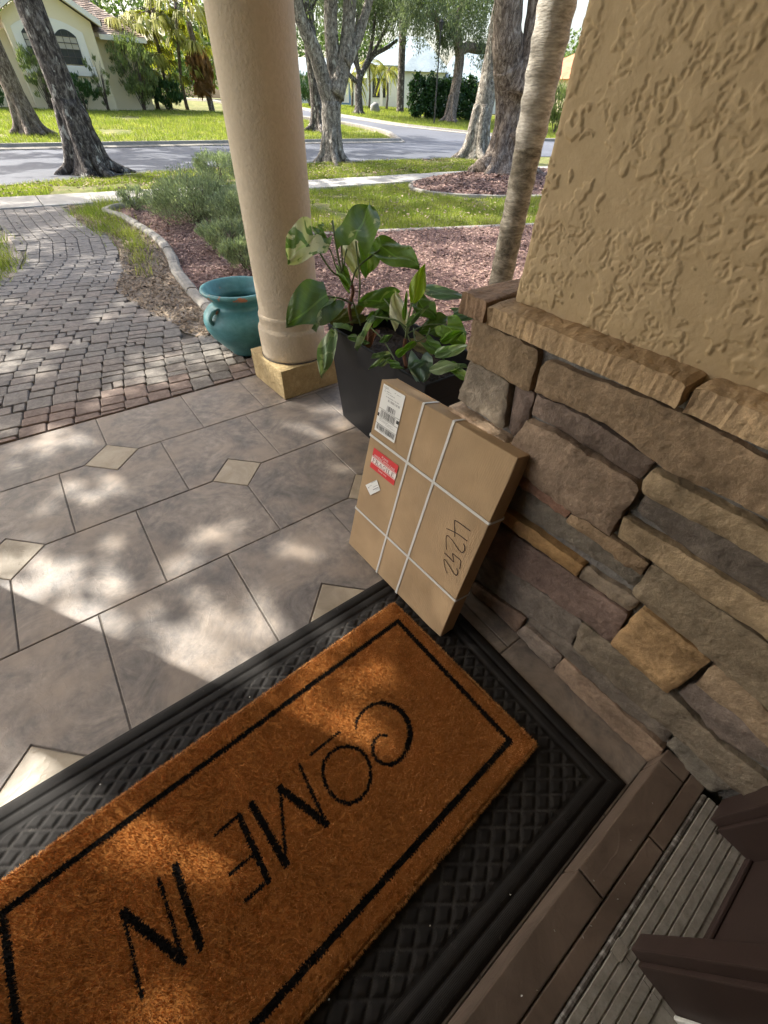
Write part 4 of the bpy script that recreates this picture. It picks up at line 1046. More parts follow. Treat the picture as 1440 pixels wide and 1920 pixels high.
# ================================================================== PARCEL
BO = Vector((.9353, -1.5971, .0005)); BU = Vector((.025, -.9989, .0396)).normalized()
BV = Vector((.2525, .0446, .9666)); BV = (BV - BU * BV.dot(BU)).normalized(); BN = -(BU.cross(BV)).normalized()
if BN.x > 0: BN = -BN                           # BN points out of the front face, towards the path
BW, BH, BT = .5339, .6747, .064
BM = Matrix(((BU.x, BV.x, BN.x, BO.x), (BU.y, BV.y, BN.y, BO.y), (BU.z, BV.z, BN.z, BO.z), (0, 0, 0, 1)))
def fpt(a, b, lift=0.): return tuple(BM @ Vector((a, b, lift)))
px = empty('parcel', BO, 'flat cardboard parcel with white straps and a red FRAGILE label, leaning on the stone wall', 'parcel')
def box_carton():
    bm = bmesh.new()
    add_box(bm, (0, 0, -BT), (BW, BH, 0), .0035, 3)
    bmesh.ops.subdivide_edges(bm, edges=[e for e in bm.edges if e.calc_length() > .05], cuts=10, use_grid_fill=True)
    for v in bm.verts:
        x, y, z = v.co
        v.co.x += .0016 * mnoise.noise(Vector((x * 9, y * 9, z * 30 + 3))); v.co.z += .0013 * mnoise.noise(Vector((x * 6, y * 7, 9 + (z > -.02) * 5)))
        if x > BW - .02 and y < .12: v.co.z -= .004 * (1 - y / .12)       # dented lower corner
        v.co = BM @ v.co
    return bm_part('carton', bm, 'cardboard', px)
box_carton()
bm = bmesh.new()
# flap edges along the top and left side, seen as darker slits
add_box(bm, (.004, BH - .0004, -BT + .0015), (BW - .004, BH + .0022, -BT + .0052), .0008, 1, BM)
add_box(bm, (-.0018, .24, -.0065), (.0016, BH - .004, -.0035), .0006, 1, BM)
bm_part('carton_flap', bm, 'cardboard', px)
bm = bmesh.new(); add_box(bm, (.006, BH - .0005, -BT + .0056), (BW - .006, BH + .0004, -BT + .0068), 0, 1, BM); bm_part('flap_slit', bm, 'cardboard_core', px)
def strap(kind, c0, c1, w=.0042, off=.0):
    """closed plastic band round the carton; c0/c1 are its positions at the two ends of the front face"""
    e = .0012 + off; V = []
    if kind == 'v':
        loop = [(c1, 0 - e, .0), (c1, -e * .3, e), (c0, BH + e * .3, e), (c0, BH + e, 0), (c0, BH + e, -BT), (c0, BH, -BT - e), (c1, 0, -BT - e), (c1, -e, -BT)]
        side = (1, 0)
    else:
        loop = [(-e, c0, .0), (-e * .3, c0, e), (BW + e * .3, c1, e), (BW + e, c1, 0), (BW + e, c1, -BT), (BW, c1, -BT - e), (0, c0, -BT - e), (-e, c0, -BT)]
        side = (0, 1)
    n = len(loop); F = []
    cx = sum(p[0] for p in loop) / n; cy = sum(p[1] for p in loop) / n
    for p in loop:
        for s, k in ((-1, 0), (1, 0), (1, 1), (-1, 1)):
            q = Vector((p[0] + side[0] * s * w, p[1] + side[1] * s * w, p[2]))
            if k:
                o = Vector(((q.x - cx) if kind == 'h' else 0, (q.y - cy) if kind == 'v' else 0, 0))
                if abs(p[2]) < 1e-6 or p[2] == -BT: o = o.normalized()
                else: o = Vector((0, 0, 1 if p[2] > 0 else -1))
                q = q + o * .0009
            V.append(tuple(BM @ q))
    for i in range(n):
        j = (i + 1) % n
        for k in range(4): F.append((i * 4 + k, j * 4 + k, j * 4 + (k + 1) % 4, i * 4 + (k + 1) % 4))
    bm = bmesh.new(); bv = [bm.verts.new(v) for v in V]
    for f in F: bm.faces.new([bv[i] for i in f])
    bmesh.ops.recalc_face_normals(bm, faces=bm.faces)
    return bm_part('strap', bm, 'strap_plastic', px)
strap('v', .198, .1894); strap('v', .3198, .307); strap('h', .4849, .4768, off=.0012); strap('h', .1803, .1781, off=.0012)
LIFT = .0022
def face_quad(bm, a0, b0, a1, b1, lift): 
    return bm.faces.new([bm.verts.new(fpt(a, b, lift)) for a, b in ((a0, b0), (a1, b0), (a1, b1), (a0, b1))])
def fix(bm):
    for f in bm.faces:
        f.normal_update()
        if f.normal.dot(BN) < 0: f.normal_flip()
    return bm
def poly_sheet(name, pts, m_, parent, lift=LIFT, thick=.0003):
    bm = bmesh.new()
    f = bm.faces.new([bm.verts.new(fpt(a, b, lift)) for a, b in pts])
    r = bmesh.ops.extrude_face_region(bm, geom=[f]); 
    for v in r['geom']:
        if isinstance(v, bmesh.types.BMVert): v.co += BN * thick
    bmesh.ops.recalc_face_normals(bm, faces=bm.faces)
    return bm_part(name, bm, m_, parent)
# shipping label
LA0, LA1, LB0, LB1 = .017, .1215, .511, .667
lab = poly_sheet('shipping_label', [(LA0, LB0), (LA1, LB0), (LA1, LB1), (LA0, LB1)], 'label_paper', px)
def lq(bm, x0, y0, x1, y1):                       # label fractions, y from its top
    w, h = LA1 - LA0, LB1 - LB0
    face_quad(bm, LA0 + x0 * w, LB1 - y1 * h, LA0 + x1 * w, LB1 - y0 * h, LIFT + .00045)
bm = bmesh.new()
def barcode(x0, x1, y0, y1, seed):
    rr = random.Random(seed); x = x0
    while x < x1:
        w = rr.choice([.008, .012, .02, .028]); lq(bm, x, y0, min(x + w, x1), y1); x += w + rr.choice([.008, .012, .018])
barcode(.36, .76, .365, .475, 1); barcode(.13, .83, .51, .655, 2); barcode(.06, .95, .835, .945, 3)
for y in (.49, .665, .815): lq(bm, 0, y, 1, y + .007)
lq(bm, 0, .60, .085, .672); lq(bm, .88, .53, 1., .60)
fix(bm); bm_part('label_print', bm, 'label_ink', lab, kind='stuff')
bm = bmesh.new()
def textrow(x0, x1, y, h, seed):
    rr = random.Random(seed); x = x0
    while x < x1:
        w = rr.uniform(.012, .03); lq(bm, x, y, min(x + w, x1), y + h); x += w + rr.choice([.008, .008, .03])
for k, (x0, x1, y, h) in enumerate([(.05, .26, .03, .016), (.05, .30, .055, .014), (.55, .62, .05, .014), (.66, .82, .06, .012), (.10, .16, .085, .014), (.20, .42, .10, .018), (.10, .16, .115, .014), (.22, .60, .14, .016), (.22, .85, .20, .020), (.34, .9, .245, .045), (.14, .5, .487, .010), (.12, .55, .69, .014), (.12, .8, .715, .010), (.12, .7, .735, .010), (.45, .9, .76, .010), (.05, .5, .822, .008), (.25, .7, .955, .010)]):
    textrow(x0, x1, y, h, k + 20)
fix(bm); bm_part('label_print', bm, 'label_grey', lab, kind='stuff')
# FRAGILE label
FA0, FA1, FB0, FB1 = .0335, .1650, .3765, .4512
fr = poly_sheet('fragile_label', [(FA0, FB0), (FA1, FB0), (FA1, FB1), (FA0, FB1)], 'label_red', px)
fb = lambda y: FB1 - y * (FB1 - FB0)
bm = bmesh.new()
for y0, y1 in ((.375, .395), (.425, .69), (.715, .735)): face_quad(bm, FA0, fb(y1), FA1, fb(y0), LIFT + .0005)
fix(bm); bm_part('label_band', bm, 'label_white', fr)
def words(txt, ca, b, size, m_, parent, width, lift=LIFT + .0009, bold=0.):
    cu = bpy.data.curves.new('words', 'FONT'); cu.body = txt; cu.size = 1; cu.align_x = 'CENTER'; cu.offset = bold; cu.resolution_u = 2
    o = bpy.data.objects.new('words', cu); COL.objects.link(o)
    bpy.context.view_layer.update()
    me = bpy.data.meshes.new_from_object(o.evaluated_get(bpy.context.evaluated_depsgraph_get()))
    bpy.data.objects.remove(o)
    V = np.array([v.co[:] for v in me.vertices]); F = [tuple(p.vertices) for p in me.polygons]; bpy.data.meshes.remove(me)
    sx = width / (V[:, 0].max() - V[:, 0].min()); V[:, 0] -= (V[:, 0].max() + V[:, 0].min()) / 2
    sy = size / (V[:, 1].max() - V[:, 1].min()); V[:, 1] -= V[:, 1].min()
    P = [fpt(ca + x * sx, b + y * sy, lift) for x, y, _ in V]
    bm = bmesh.new(); bv = [bm.verts.new(p) for p in P]
    for f in F:
        try: bm.faces.new([bv[i] for i in f])
        except ValueError: pass
    fix(bm); bm_part('lettering', bm, m_, parent)
fc = (FA0 + FA1) / 2
words('PLEASE', fc, fb(.205), .0075, 'label_white', fr, .034)
words('HANDLE WITH CARE', fc, fb(.35), .0078, 'label_white', fr, .108)
words('THANK YOU', fc, fb(.89), .0060, 'label_white', fr, .046)
def ribbon(bm, pts, w, lift, w1=None):
    n = len(pts)
    L = []; 
    for i, p in enumerate(pts):
        a = Vector(pts[max(i - 1, 0)]); b = Vector(pts[min(i + 1, n - 1)]); t = (b - a).normalized(); s = Vector((-t.y, t.x))
        ww = w if w1 is None else w + (w1 - w) * i / (n - 1)
        L.append((Vector(p) + s * ww, Vector(p) - s * ww))
    vs = [(bm.verts.new(fpt(a.x, a.y, lift)), bm.verts.new(fpt(b.x, b.y, lift))) for a, b in L]
    for i in range(n - 1): bm.faces.new((vs[i][0], vs[i + 1][0], vs[i + 1][1], vs[i][1]))
# FRAGILE in a heavy serif face, built stroke by stroke on a 1-high grid
GL = {'F': (.72, [([(.18, 0), (.18, 1)], .11), ([(.02, .96), (.70, .96)], .045), ([(.02, .04), (.38, .04)], .04), ([(.18, .52), (.52, .52)], .035), ([(.68, .98), (.68, .74)], .035), ([(.52, .64), (.52, .40)], .03)]),
      'R': (.86, [([(.18, 0), (.18, 1)], .11), ([(.02, .04), (.36, .04)], .04), ([(.02, .96), (.48, .96), (.62, .90), (.66, .76), (.62, .60), (.48, .52), (.18, .52)], .055), ([(.44, .52), (.62, .2), (.74, .06), (.86, .04)], .085)]),
      'A': (.86, [([(.10, .04), (.44, .98)], .045), ([(.42, .98), (.74, .04)], .105), ([(.18, .34), (.62, .34)], .035), ([(0, .035), (.24, .035)], .035), ([(.56, .035), (.88, .035)], .035)]),
      'G': (.86, [([(.74, .70), (.72, .90), (.50, .97), (.28, .88), (.14, .62), (.14, .36), (.28, .12), (.50, .03), (.70, .12), (.70, .42)], .075), ([(.50, .42), (.86, .42)], .04)]),
      'I': (.42, [([(.20, 0), (.20, 1)], .11), ([(.02, .96), (.38, .96)], .04), ([(.02, .04), (.38, .04)], .04)]),
      'L': (.74, [([(.18, 0), (.18, 1)], .11), ([(.02, .96), (.36, .96)], .04), ([(.02, .04), (.70, .04)], .045), ([(.68, .02), (.68, .30)], .035)]),
      'E': (.76, [([(.18, 0), (.18, 1)], .11), ([(.02, .96), (.68, .96)], .045), ([(.02, .04), (.70, .04)], .045), ([(.18, .52), (.50, .52)], .035), ([(.67, .98), (.67, .76)], .03), ([(.69, .02), (.69, .28)], .035), ([(.50, .62), (.50, .42)], .03)])}
tw = sum(GL[c][0] + .10 for c in 'FRAGILE'); bm = bmesh.new()
ph = .0148; pw = .119 / tw; x = FA0 + .0065; yb = fb(.665)
for ch in 'FRAGILE':
    for pts, w in GL[ch][1]: ribbon(bm, [(x + a * pw, yb + b * ph) for a, b in pts], w * .0135, LIFT + .0009)
    x += (GL[ch][0] + .10) * pw
fix(bm); bm_part('lettering', bm, 'label_maroon', fr)
# small tilted tag
TG = [(.0307, .2985), (.0815, .3505), (.1100, .3245), (.0665, .2765)]
tg = poly_sheet('small_tag', TG, 'label_paper', px)
bm = bmesh.new()
def tq(u0, v0, u1, v1):
    A_, B_, C_, D_ = [Vector(p) for p in TG]
    def pt(u, v): return (A_.lerp(B_, u)).lerp(D_.lerp(C_, u), v)
    bm.faces.new([bm.verts.new(fpt(*pt(u, v), LIFT + .0005)) for u, v in ((u0, v0), (u1, v0), (u1, v1), (u0, v1))])
for u0, v0, u1, v1 in ((.5, .03, .95, .07), (.12, .28, .2, .4), (.24, .24, .48, .27), (.5, .45, .93, .49), (.42, .64, .94, .72), (.6, .78, .94, .81)): tq(u0, v0, u1, v1)
fix(bm); bm_part('label_print', bm, 'label_grey', tg, kind='stuff')
# hand-written number in marker
bm = bmesh.new()
HAND = [([(.4915, .421), (.462, .4205), (.4334, .418), (.4334, .410), (.4365, .4011), (.4445, .386), (.4508, .3696)], .0017, .0011),
        ([(.4146, .3752), (.4352, .3810), (.4552, .3852), (.476, .3865), (.4939, .3866)], .0013, .0017),
        ([(.4853, .3706), (.491, .368), (.495, .3624), (.4970, .3553), (.4963, .3483), (.4945, .3440), (.4913, .3415), (.4830, .3420), (.4724, .3447), (.4600, .3500), (.4489, .3545), (.4400, .3565), (.4326, .3574), (.4265, .3575), (.4241, .3540), (.4250, .3460), (.428, .3371), (.4404, .3125)], .0016, .0011),
        ([(.438, .2975), (.458, .2961), (.4787, .2941), (.4715, .3060), (.4649, .3162), (.480, .3165), (.4979, .3158), (.5025, .3040), (.5064, .2882)], .0015, .0013),
        ([(.4953, .2816), (.4995, .2795), (.503, .2764), (.5055, .2710), (.5059, .2655), (.5045, .2610), (.501, .259), (.4950, .2595), (.4877, .2617), (.4685, .2708), (.4575, .2750), (.4475, .278), (.4455, .2735), (.4491, .2665), (.46, .2515), (.4723, .2407)], .0016, .0011)]
for pts, w0, w1 in HAND: ribbon(bm, smooth_path(pts, 3), w0, LIFT - .0005, w1)
fix(bm); bm_part('handwriting', bm, 'marker_ink', px)

# ================================================================== TEAL POT
pc = (1.345, .325)
pot = empty('garden_pot', (*pc, 0), 'chipped teal glazed clay pot with ear handles, standing left of the column', 'pot')
prof = [(0, .012), (.105, .0), (.118, .006), (.135, .03), (.175, .075), (.222, .13), (.248, .18), (.254, .225), (.243, .262), (.215, .292), (.184, .310), (.172, .322), (.172, .335), (.186, .356), (.212, .380), (.226, .392), (.230, .402), (.226, .412), (.214, .416), (.204, .410), (.190, .385), (.165, .345), (.158, .322), (.170, .30), (.20, .26), (.0, .255)]
V, F = lathe(prof, (*pc, 0), 64); part('pot_body', V, F, 'glazed_teal', pot, smooth=True)
V, F = lathe([(.0, .268), (.196, .264), (.2, .255), (0, .25)], (*pc, 0), 32); part('soil', V, F, 'potting_soil', pot)
for a in (R(200), R(20), R(110), R(290)):
    d = Vector((math.cos(a), math.sin(a), 0)); c0 = Vector((*pc, 0))
    pts = []
    for k in range(9):
        th = math.pi * k / 8
        p = c0 + d * (.206 + .050 * math.sin(th)) + Vector((0, 0, .262 + .040 * math.cos(th) + .012))
        if k in (0, 8): p -= d * .03
        pts.append((p.x, p.y, p.z, .0125))
    V, F = tube(pts, 10, sub=1); part('handle', V, F, 'glazed_teal', pot, smooth=True)

# ================================================================== PLANTER AND PLANTS
pl = empty('planter', (1.58, -1.08, 0), 'tall black faceted plastic planter full of variegated leaves, behind the parcel', 'planter')
PX0, PX1, PY0, PY1, PZ = 1.402, 1.772, -1.460, -.722, .497
ym = -1.275
TOP = [(PX0, PY1), (PX0 - .006, ym), (PX0, PY0), (PX1, PY0), (PX1 + .006, ym), (PX1, PY1)]
BOT = [(1.430, -.780), (1.424, -1.046), (1.47, -1.38), (1.70, -1.40), (1.735, -1.13), (1.70, -.79)]
V = [(x, y, PZ) for x, y in TOP] + [(x, y, 0) for x, y in BOT]
ti = .011
INN = [(PX0 + ti, PY1 - ti), (PX0 + ti, ym), (PX0 + ti, PY0 + ti), (PX1 - ti, PY0 + ti), (PX1 - ti, ym), (PX1 - ti, PY1 - ti)]
V += [(x, y, PZ) for x, y in INN] + [(x, y, .40) for x, y in INN]
F = [(0, 7, 1), (0, 6, 7), (1, 7, 8), (1, 8, 2), (2, 8, 9), (2, 9, 3), (3, 9, 10), (3, 10, 4), (4, 10, 11), (4, 11, 5), (5, 11, 6), (5, 6, 0), (11, 10, 9, 8, 7, 6)]
F += [(i, (i + 1) % 6, 12 + (i + 1) % 6, 12 + i) for i in range(6)] + [(12 + i, 12 + (i + 1) % 6, 18 + (i + 1) % 6, 18 + i) for i in range(6)]
bm = bmesh.new(); bv = [bm.verts.new(v) for v in V]
for f in F: bm.faces.new([bv[i] for i in f])
bmesh.ops.recalc_face_normals(bm, faces=bm.faces)
bmesh.ops.bevel(bm, geom=[e for e in bm.edges if e.calc_face_angle(0) > .15], offset=.003, segments=2, affect='EDGES')
bm_part('planter_body', bm, 'planter_plastic', pl)
nx, ny = 24, 48; V = []
for j in range(ny + 1):
    for i in range(nx + 1):
        x = PX0 + .012 + (PX1 - PX0 - .024) * i / nx; y = PY0 + .012 + (PY1 - PY0 - .024) * j / ny
        V.append((x, y, .415 + .018 * mnoise.noise(Vector((x * 14, y * 14, 0))) + .008 * mnoise.noise(Vector((x * 50, y * 50, 3)))))
part('soil', V, [(j * (nx + 1) + i, j * (nx + 1) + i + 1, (j + 1) * (nx + 1) + i + 1, (j + 1) * (nx + 1) + i) for j in range(ny) for i in range(nx)], 'potting_soil', pl)
plants = {1: empty('leafy_plant', (1.56, -.92, .42), 'tall variegated plant with large heart-shaped leaves, on the column side of the planter', 'plant'),
          2: empty('leafy_plant', (1.60, -1.26, .42), 'low sprawling plant with one upright yellow-green leaf, on the wall side of the planter', 'plant')}
CAMP = Vector(CAM_C)
def leaf(parent, B, Tp, w, roll, var, seed):
    B = Vector(B); Tp = Vector(Tp); rr = random.Random(seed)
    ax = Tp - B; Ln = ax.length; ax.normalize()
    nrm = (CAMP - (B + Tp) / 2).normalized()
    nrm = (nrm + Vector((0, 0, .55)) + Vector((rr.uniform(-.3, .3), rr.uniform(-.3, .3), 0)))       # blades look up and out to the light
    nrm = (nrm - ax * nrm.dot(ax)).normalized()
    nrm = Matrix.Rotation(R(roll), 3, ax) @ nrm
    sd = ax.cross(nrm)
    W2 = w / 2; nt_, nv = 14, 10; V = []; UV = []
    droop = rr.uniform(.05, .16) * Ln; fold = rr.uniform(.10, .32); wav = rr.uniform(.02, .05)
    narrow = w < .45 * Ln
    for i in range(nt_ + 1):
        t = i / nt_
        if narrow: prof = math.sin(math.pi * min(1, .04 + .96 * t) ** .8) ** .8
        else: prof = math.sin(math.pi * min(1., (t * .86 + .14)) ** .82) ** .78
        for j in range(nv + 1):
            v = 2 * j / nv - 1
            s = t - (0 if narrow else .26) * abs(v) ** 1.4 * (1 - t) ** 2
            x = v * W2 * max(prof, .012)
            z = -fold * abs(x) * -.8 - droop * (s ** 2 - s * .4) * 1.2 + wav * w * math.sin(s * 9 + seed) * abs(v) + .012 * math.sin(v * 5 + s * 7 + seed)
            V.append(tuple(B + ax * (s * Ln) + sd * x + nrm * z)); UV.append((t, v))
    F = [(i * (nv + 1) + j, i * (nv + 1) + j + 1, (i + 1) * (nv + 1) + j + 1, (i + 1) * (nv + 1) + j) for i in range(nt_) for j in range(nv)]
    part('leaf', V, F, 'leaf_' + var, parent, smooth=True, uv=UV)
for i, (p, B, Tp, w, roll, var) in enumerate(LEAVES): leaf(plants[p], B, Tp, w, roll, var, i + 1)
for p, pts, rr_ in STEMS:
    V, F = tube([(*q, rr_) for q in pts], 7, sub=4)
    part('stem', V, F, 'root_brown' if rr_ >= .0075 else 'stem_green', plants[p], smooth=True)

# ================================================================== VEGETATION HELPERS
def cards(P, D, L, W, jit=.5):
    """diamond leaf cards: centres P, long axis D, length L, width W (arrays)"""
    n = len(P)
    D = D + rng.normal(0, jit, (n, 3)); D /= np.linalg.norm(D, axis=1)[:, None] + 1e-9
    S = np.cross(D, rng.normal(0, 1, (n, 3))); S /= np.linalg.norm(S, axis=1)[:, None] + 1e-9
    L = np.broadcast_to(L, (n,))[:, None]; W = np.broadcast_to(W, (n,))[:, None]
    V = np.stack([P - D * L / 2, P + S * W / 2 - D * L * .08, P + D * L / 2, P - S * W / 2 - D * L * .08], 1)
    return V.reshape(-1, 3), np.arange(4 * n).reshape(-1, 4)
def ell(n, c, r, shell=.0):
    v = rng.normal(0, 1, (n, 3)); v /= np.linalg.norm(v, axis=1)[:, None]
    q = rng.uniform(shell, 1, n) ** (1 / 2.2)
    return np.array(c) + v * q[:, None] * np.array(r)
def crown_geo(blobs):
    """blobs: (centre, radii, clumps, leaves per clump, clump radius, leaf length, hang)"""
    VV = []; FF = []; o = 0
    for c, r_, nc, nl, cr, L, hang in blobs:
        cc = ell(nc, c, r_, .25)
        k = rng.poisson(nl, nc) + 1
        idx = np.repeat(np.arange(nc), k); n = len(idx)
        if hang:
            u = rng.uniform(0, 1, n)
            hl = (rng.uniform(.4, 1., nc) * hang)[idx]
            P = cc[idx] + rng.normal(0, 1, (n, 3)) * np.array([cr * .35, cr * .35, .05])
            P[:, 2] -= u * hl
            D = np.tile([0, 0, -1.], (n, 1))
        else:
            if cr < .4:                          # compact tufts with open air between them
                v = rng.normal(0, 1, (n, 3)); v /= np.linalg.norm(v, axis=1)[:, None]
                sc = rng.uniform(.55, 1.5, (nc, 3)) * cr
                P = cc[idx] + v * (rng.uniform(0, 1, n) ** (1 / 3))[:, None] * sc[idx]
            else:
                P = cc[idx] + rng.normal(0, 1, (n, 3)) * np.array([cr, cr, cr * .6]) * .6
            D = rng.normal(0, 1, (n, 3)); D[:, 2] -= .4
        V, F = cards(P, D, L * rng.uniform(.7, 1.25, n), L * rng.uniform(.36, .5, n))
        VV.append(V); FF.append(F + o); o += len(V)
    return np.concatenate(VV), np.concatenate(FF)
def limbs_geo(limbs, sides=14, wob=.12, sub=4):
    return join(*[tube(l, sides, wob, i * 3.1, sub) for i, l in enumerate(limbs)])
def roots(base, r, n, seed):
    rr = random.Random(seed); out = []
    for i in range(n):
        a = 2 * math.pi * i / n + rr.uniform(-.3, .3); L = r * rr.uniform(1.9, 2.8)
        out.append([(base[0] + math.cos(a) * r * .45, base[1] + math.sin(a) * r * .45, base[2] + r * 3.4, r * .30), (base[0] + math.cos(a) * r * .72, base[1] + math.sin(a) * r * .72, base[2] + r * 1.5, r * .38), (base[0] + math.cos(a) * r * 1.15, base[1] + math.sin(a) * r * 1.15, base[2] + r * .42, r * .34), (base[0] + math.cos(a) * L, base[1] + math.sin(a) * L, base[2] - .04, r * .12)])
    return out
def tree(name, base, limbs, bark, blobs, label, group, leaf='oak_leaf', nroot=6, moss=None, sides=16, cat='tree', wob=.13):
    t = empty(name, base, label, cat, group)
    r0 = limbs[0][1][3]
    V, F = limbs_geo(limbs + (roots(base, r0, nroot, len(label)) if nroot else []), sides, wob)
    part('trunk', V, F, bark, t, smooth=True)
    if blobs:
        V, F = crown_geo(blobs); part('crown', V, F, leaf, t)
    if moss:
        V, F = crown_geo(moss); part('hanging_moss', V, F, 'moss_leaf', t)
    return t
G1 = 'oaks along the street'
def shading_crown():
    """unseen leaf spread added to shade porch and path, gaps carved where sun patches should land"""
    global rng
    keep_rng = rng; rng = np.random.default_rng(11)
    n = 84000
    P = ell(n, (-2.5, 6.6, 5.6), (3.3, 6.4, .55), 0.)
    sd = np.array(sun_dir); Q = P - sd * (P[:, 2] / sd[2])[:, None]
    x, y = Q[:, 0], Q[:, 1]
    ns = np.array([mnoise.noise(Vector((a * 7, b * 7, 0))) + .6 * mnoise.noise(Vector((a * 17, b * 17, 5))) for a, b in zip(x, y)])
    lit = np.zeros(n, bool)
    for cx, cy, r_ in SUNFLECKS: lit |= np.hypot(x - cx, y - cy) < (r_ + .026) * (1 + .5 * ns)
    big = np.array([mnoise.noise(Vector((a * 1.5, b * 1.5, 2))) + .7 * mnoise.noise(Vector((a * 4.2, b * 4.2, 9))) for a, b in zip(x, y)])
    lit |= (y > .02) & (big > .02)
    fine = np.array([mnoise.noise(Vector((a * 21, b * 21, 31.))) for a, b in zip(x, y)])
    lit &= fine < .30                             # stray sprigs across the gaps
    P = P[~lit]
    D = rng.normal(0, 1, P.shape); D[:, 2] -= .3; k = len(P)
    V, F = cards(P, D, .15 * rng.uniform(.7, 1.2, k), .15 * rng.uniform(.38, .52, k))
    rng = keep_rng
    return V, F
def gap_crown(c, r_, n, L, sc, thr, seed):
    """flat dense crown broken by open holes, so that broken sun and shade fall on the ground below"""
    global rng
    keep_rng = rng; rng = np.random.default_rng(seed)
    P = ell(n, c, r_, 0.); sd = np.array(sun_dir); Q = P - sd * (P[:, 2] / sd[2])[:, None]
    ns = np.array([mnoise.noise(Vector((a * sc, b * sc, seed))) + .75 * mnoise.noise(Vector((a * sc * 2.7, b * sc * 2.7, seed + 5.))) for a, b in Q[:, :2]])
    P = P[ns < thr]; k = len(P); D = rng.normal(0, 1, P.shape); D[:, 2] -= .3
    V, F = cards(P, D, L * rng.uniform(.7, 1.2, k), L * rng.uniform(.38, .52, k)); rng = keep_rng
    return V, F
# big dark oak on the verge, carrying an added out-of-view crown that shades the walk and the porch
A = (2.17, 10.74)
ta = tree('oak_tree', (*A, 0), [[(*A, -.05, .46), (2.17, 10.74, .12, .34), (2.19, 10.74, .5, .26), (2.17, 10.74, 1.2, .235), (2.16, 10.74, 2.2, .235), (2.14, 10.72, 3.4, .22), (2.1, 10.7, 4.4, .2)],
    [(2.25, 10.70, .70, .16), (2.36, 10.66, .88, .135), (2.28, 10.72, 1.10, .12)],
    [(2.1, 10.7, 4.1, .19), (.9, 9.6, 5.2, .16), (-1.0, 8.0, 5.5, .12), (-3.2, 6.2, 5.6, .08)], [(2.1, 10.7, 4.3, .19), (3.2, 10.9, 5.6, .15), (5.2, 10.6, 6.4, .09)],
    [(2.1, 10.7, 4.3, .17), (1.5, 11.6, 5.5, .14), (.2, 13, 6.4, .08)], [(-.4, 8.5, 5.75, .10), (-.6, 6.6, 5.6, .07), (-1.2, 4.4, 5.5, .04)], [(-1.8, 7.3, 5.6, .09), (-4.0, 7.6, 5.8, .05)]],
    'bark_dark', [((-2.0, 11, 7.2), (4, 3.5, 1.4), 200, 44, .5, .12, 0)],
    'dark lichen-spotted oak trunk with a low burr, on the near verge left of the shrubs', G1)
V, F = shading_crown(); part('crown', V, F, 'oak_leaf', ta)  # added leaf spread out of view, shaped for the sun patches, hung on this oak
V, F = gap_crown((3.4, 10.4, 6.8), (4.6, 4.4, .6), 44000, .16, 1.3, .02, 3); part('crown', V, F, 'oak_leaf', ta)
B = (2.13, 21.74, .13)
tb = tree('oak_tree', B, [[(2.13, 21.74, .05, .5), (2.13, 21.74, .35, .36), (2.13, 21.74, 1.0, .30), (2.1, 21.7, 2.4, .29), (2.1, 21.7, 4.2, .26), (2.3, 21.6, 6, .2)], [(2.1, 21.7, 4.2, .2), (.5, 21, 6.2, .12)], [(2.2, 21.7, 4.6, .2), (4.2, 22, 6.6, .1)]],
    'bark_brown', [((2.5, 21.5, 8.2), (4.5, 3.5, .8), 60, 60, .6, .16, 0)], 'brown trunk across the street at the left edge of the view, before the cream house', G1)
V, F = gap_crown((2.8, 20.2, 7.1), (9.5, 4.4, .6), 62000, .19, .75, .05, 4); part('crown', V, F, 'oak_leaf', tb)
tc = TREES['C']
tree('oak_tree', tc['base'], tc['limbs'], 'bark_grey', [((8.6, 11.5, 5.3), (3.6, 3.4, 1.3), 240, 40, .5, .12, 0)],
     'pale grey lichen-covered oak forking low, right beside the column on the verge', G1, moss=[((8.4, 12.2, 4.5), (2.4, 2.0, .8), 150, 42, .22, .10, 1.5), ((10.6, 12.2, 4.4), (1.6, 1.6, .5), 70, 40, .2, .10, 1.0)])
D_ = (15.2, 23.1, .19)
tree('oak_tree', D_, [[(15.2, 23.1, .1, .62), (15.2, 23.1, .5, .42), (15.15, 23.1, 1.2, .36), (15.0, 23.1, 3, .33), (14.8, 23.1, 4.6, .28)], [(14.9, 23.1, 4.0, .24), (13.2, 22.6, 5.6, .16)], [(14.9, 23.1, 4.2, .22), (16.6, 23.4, 6, .12)]],
    'bark_dark', [((13.5, 23.1, 6.8), (6.0, 4.2, 1.5), 190, 90, .38, .16, 0)], 'dark flared oak base on the corner lawn, mostly hidden behind the forked grey oak', G1,
    moss=[((14.2, 23, 5.6), (3, 2, .8), 90, 46, .3, .14, 1.8)])
te = TREES['E']
tree('oak_tree', te['base'], te['limbs'], 'bark_dark', [((26.4, 35.6, 8.0), (5, 3.6, 1.9), 330, 40, .7, .19, 0)], 'slender dark tree with many spreading limbs on the far lawn before the pale house', G1, nroot=3, sides=10, wob=.08,
     moss=[((26.2, 35.4, 6.9), (4.6, 2.6, 1.1), 230, 40, .35, .17, 1.9), ((30.2, 36, 7.0), (3.2, 2, 1.2), 150, 36, .35, .17, 2.2)])
F_ = (32.54, 38.39, .82)
tree('palm_trunk_tree', F_, [[(32.54, 38.39, .7, .42), (32.54, 38.39, 1.3, .33), (32.5, 38.4, 4.0, .31), (32.45, 38.4, 8.0, .30)]], 'bark_dark', [((32.4, 38.4, 9.0), (2.2, 2.0, .9), 60, 40, .6, .4, 0)],
     'straight pole-like dark trunk between the small palms and the dense hedge', None, nroot=0, sides=10, wob=.03)
tg_ = TREES['G']
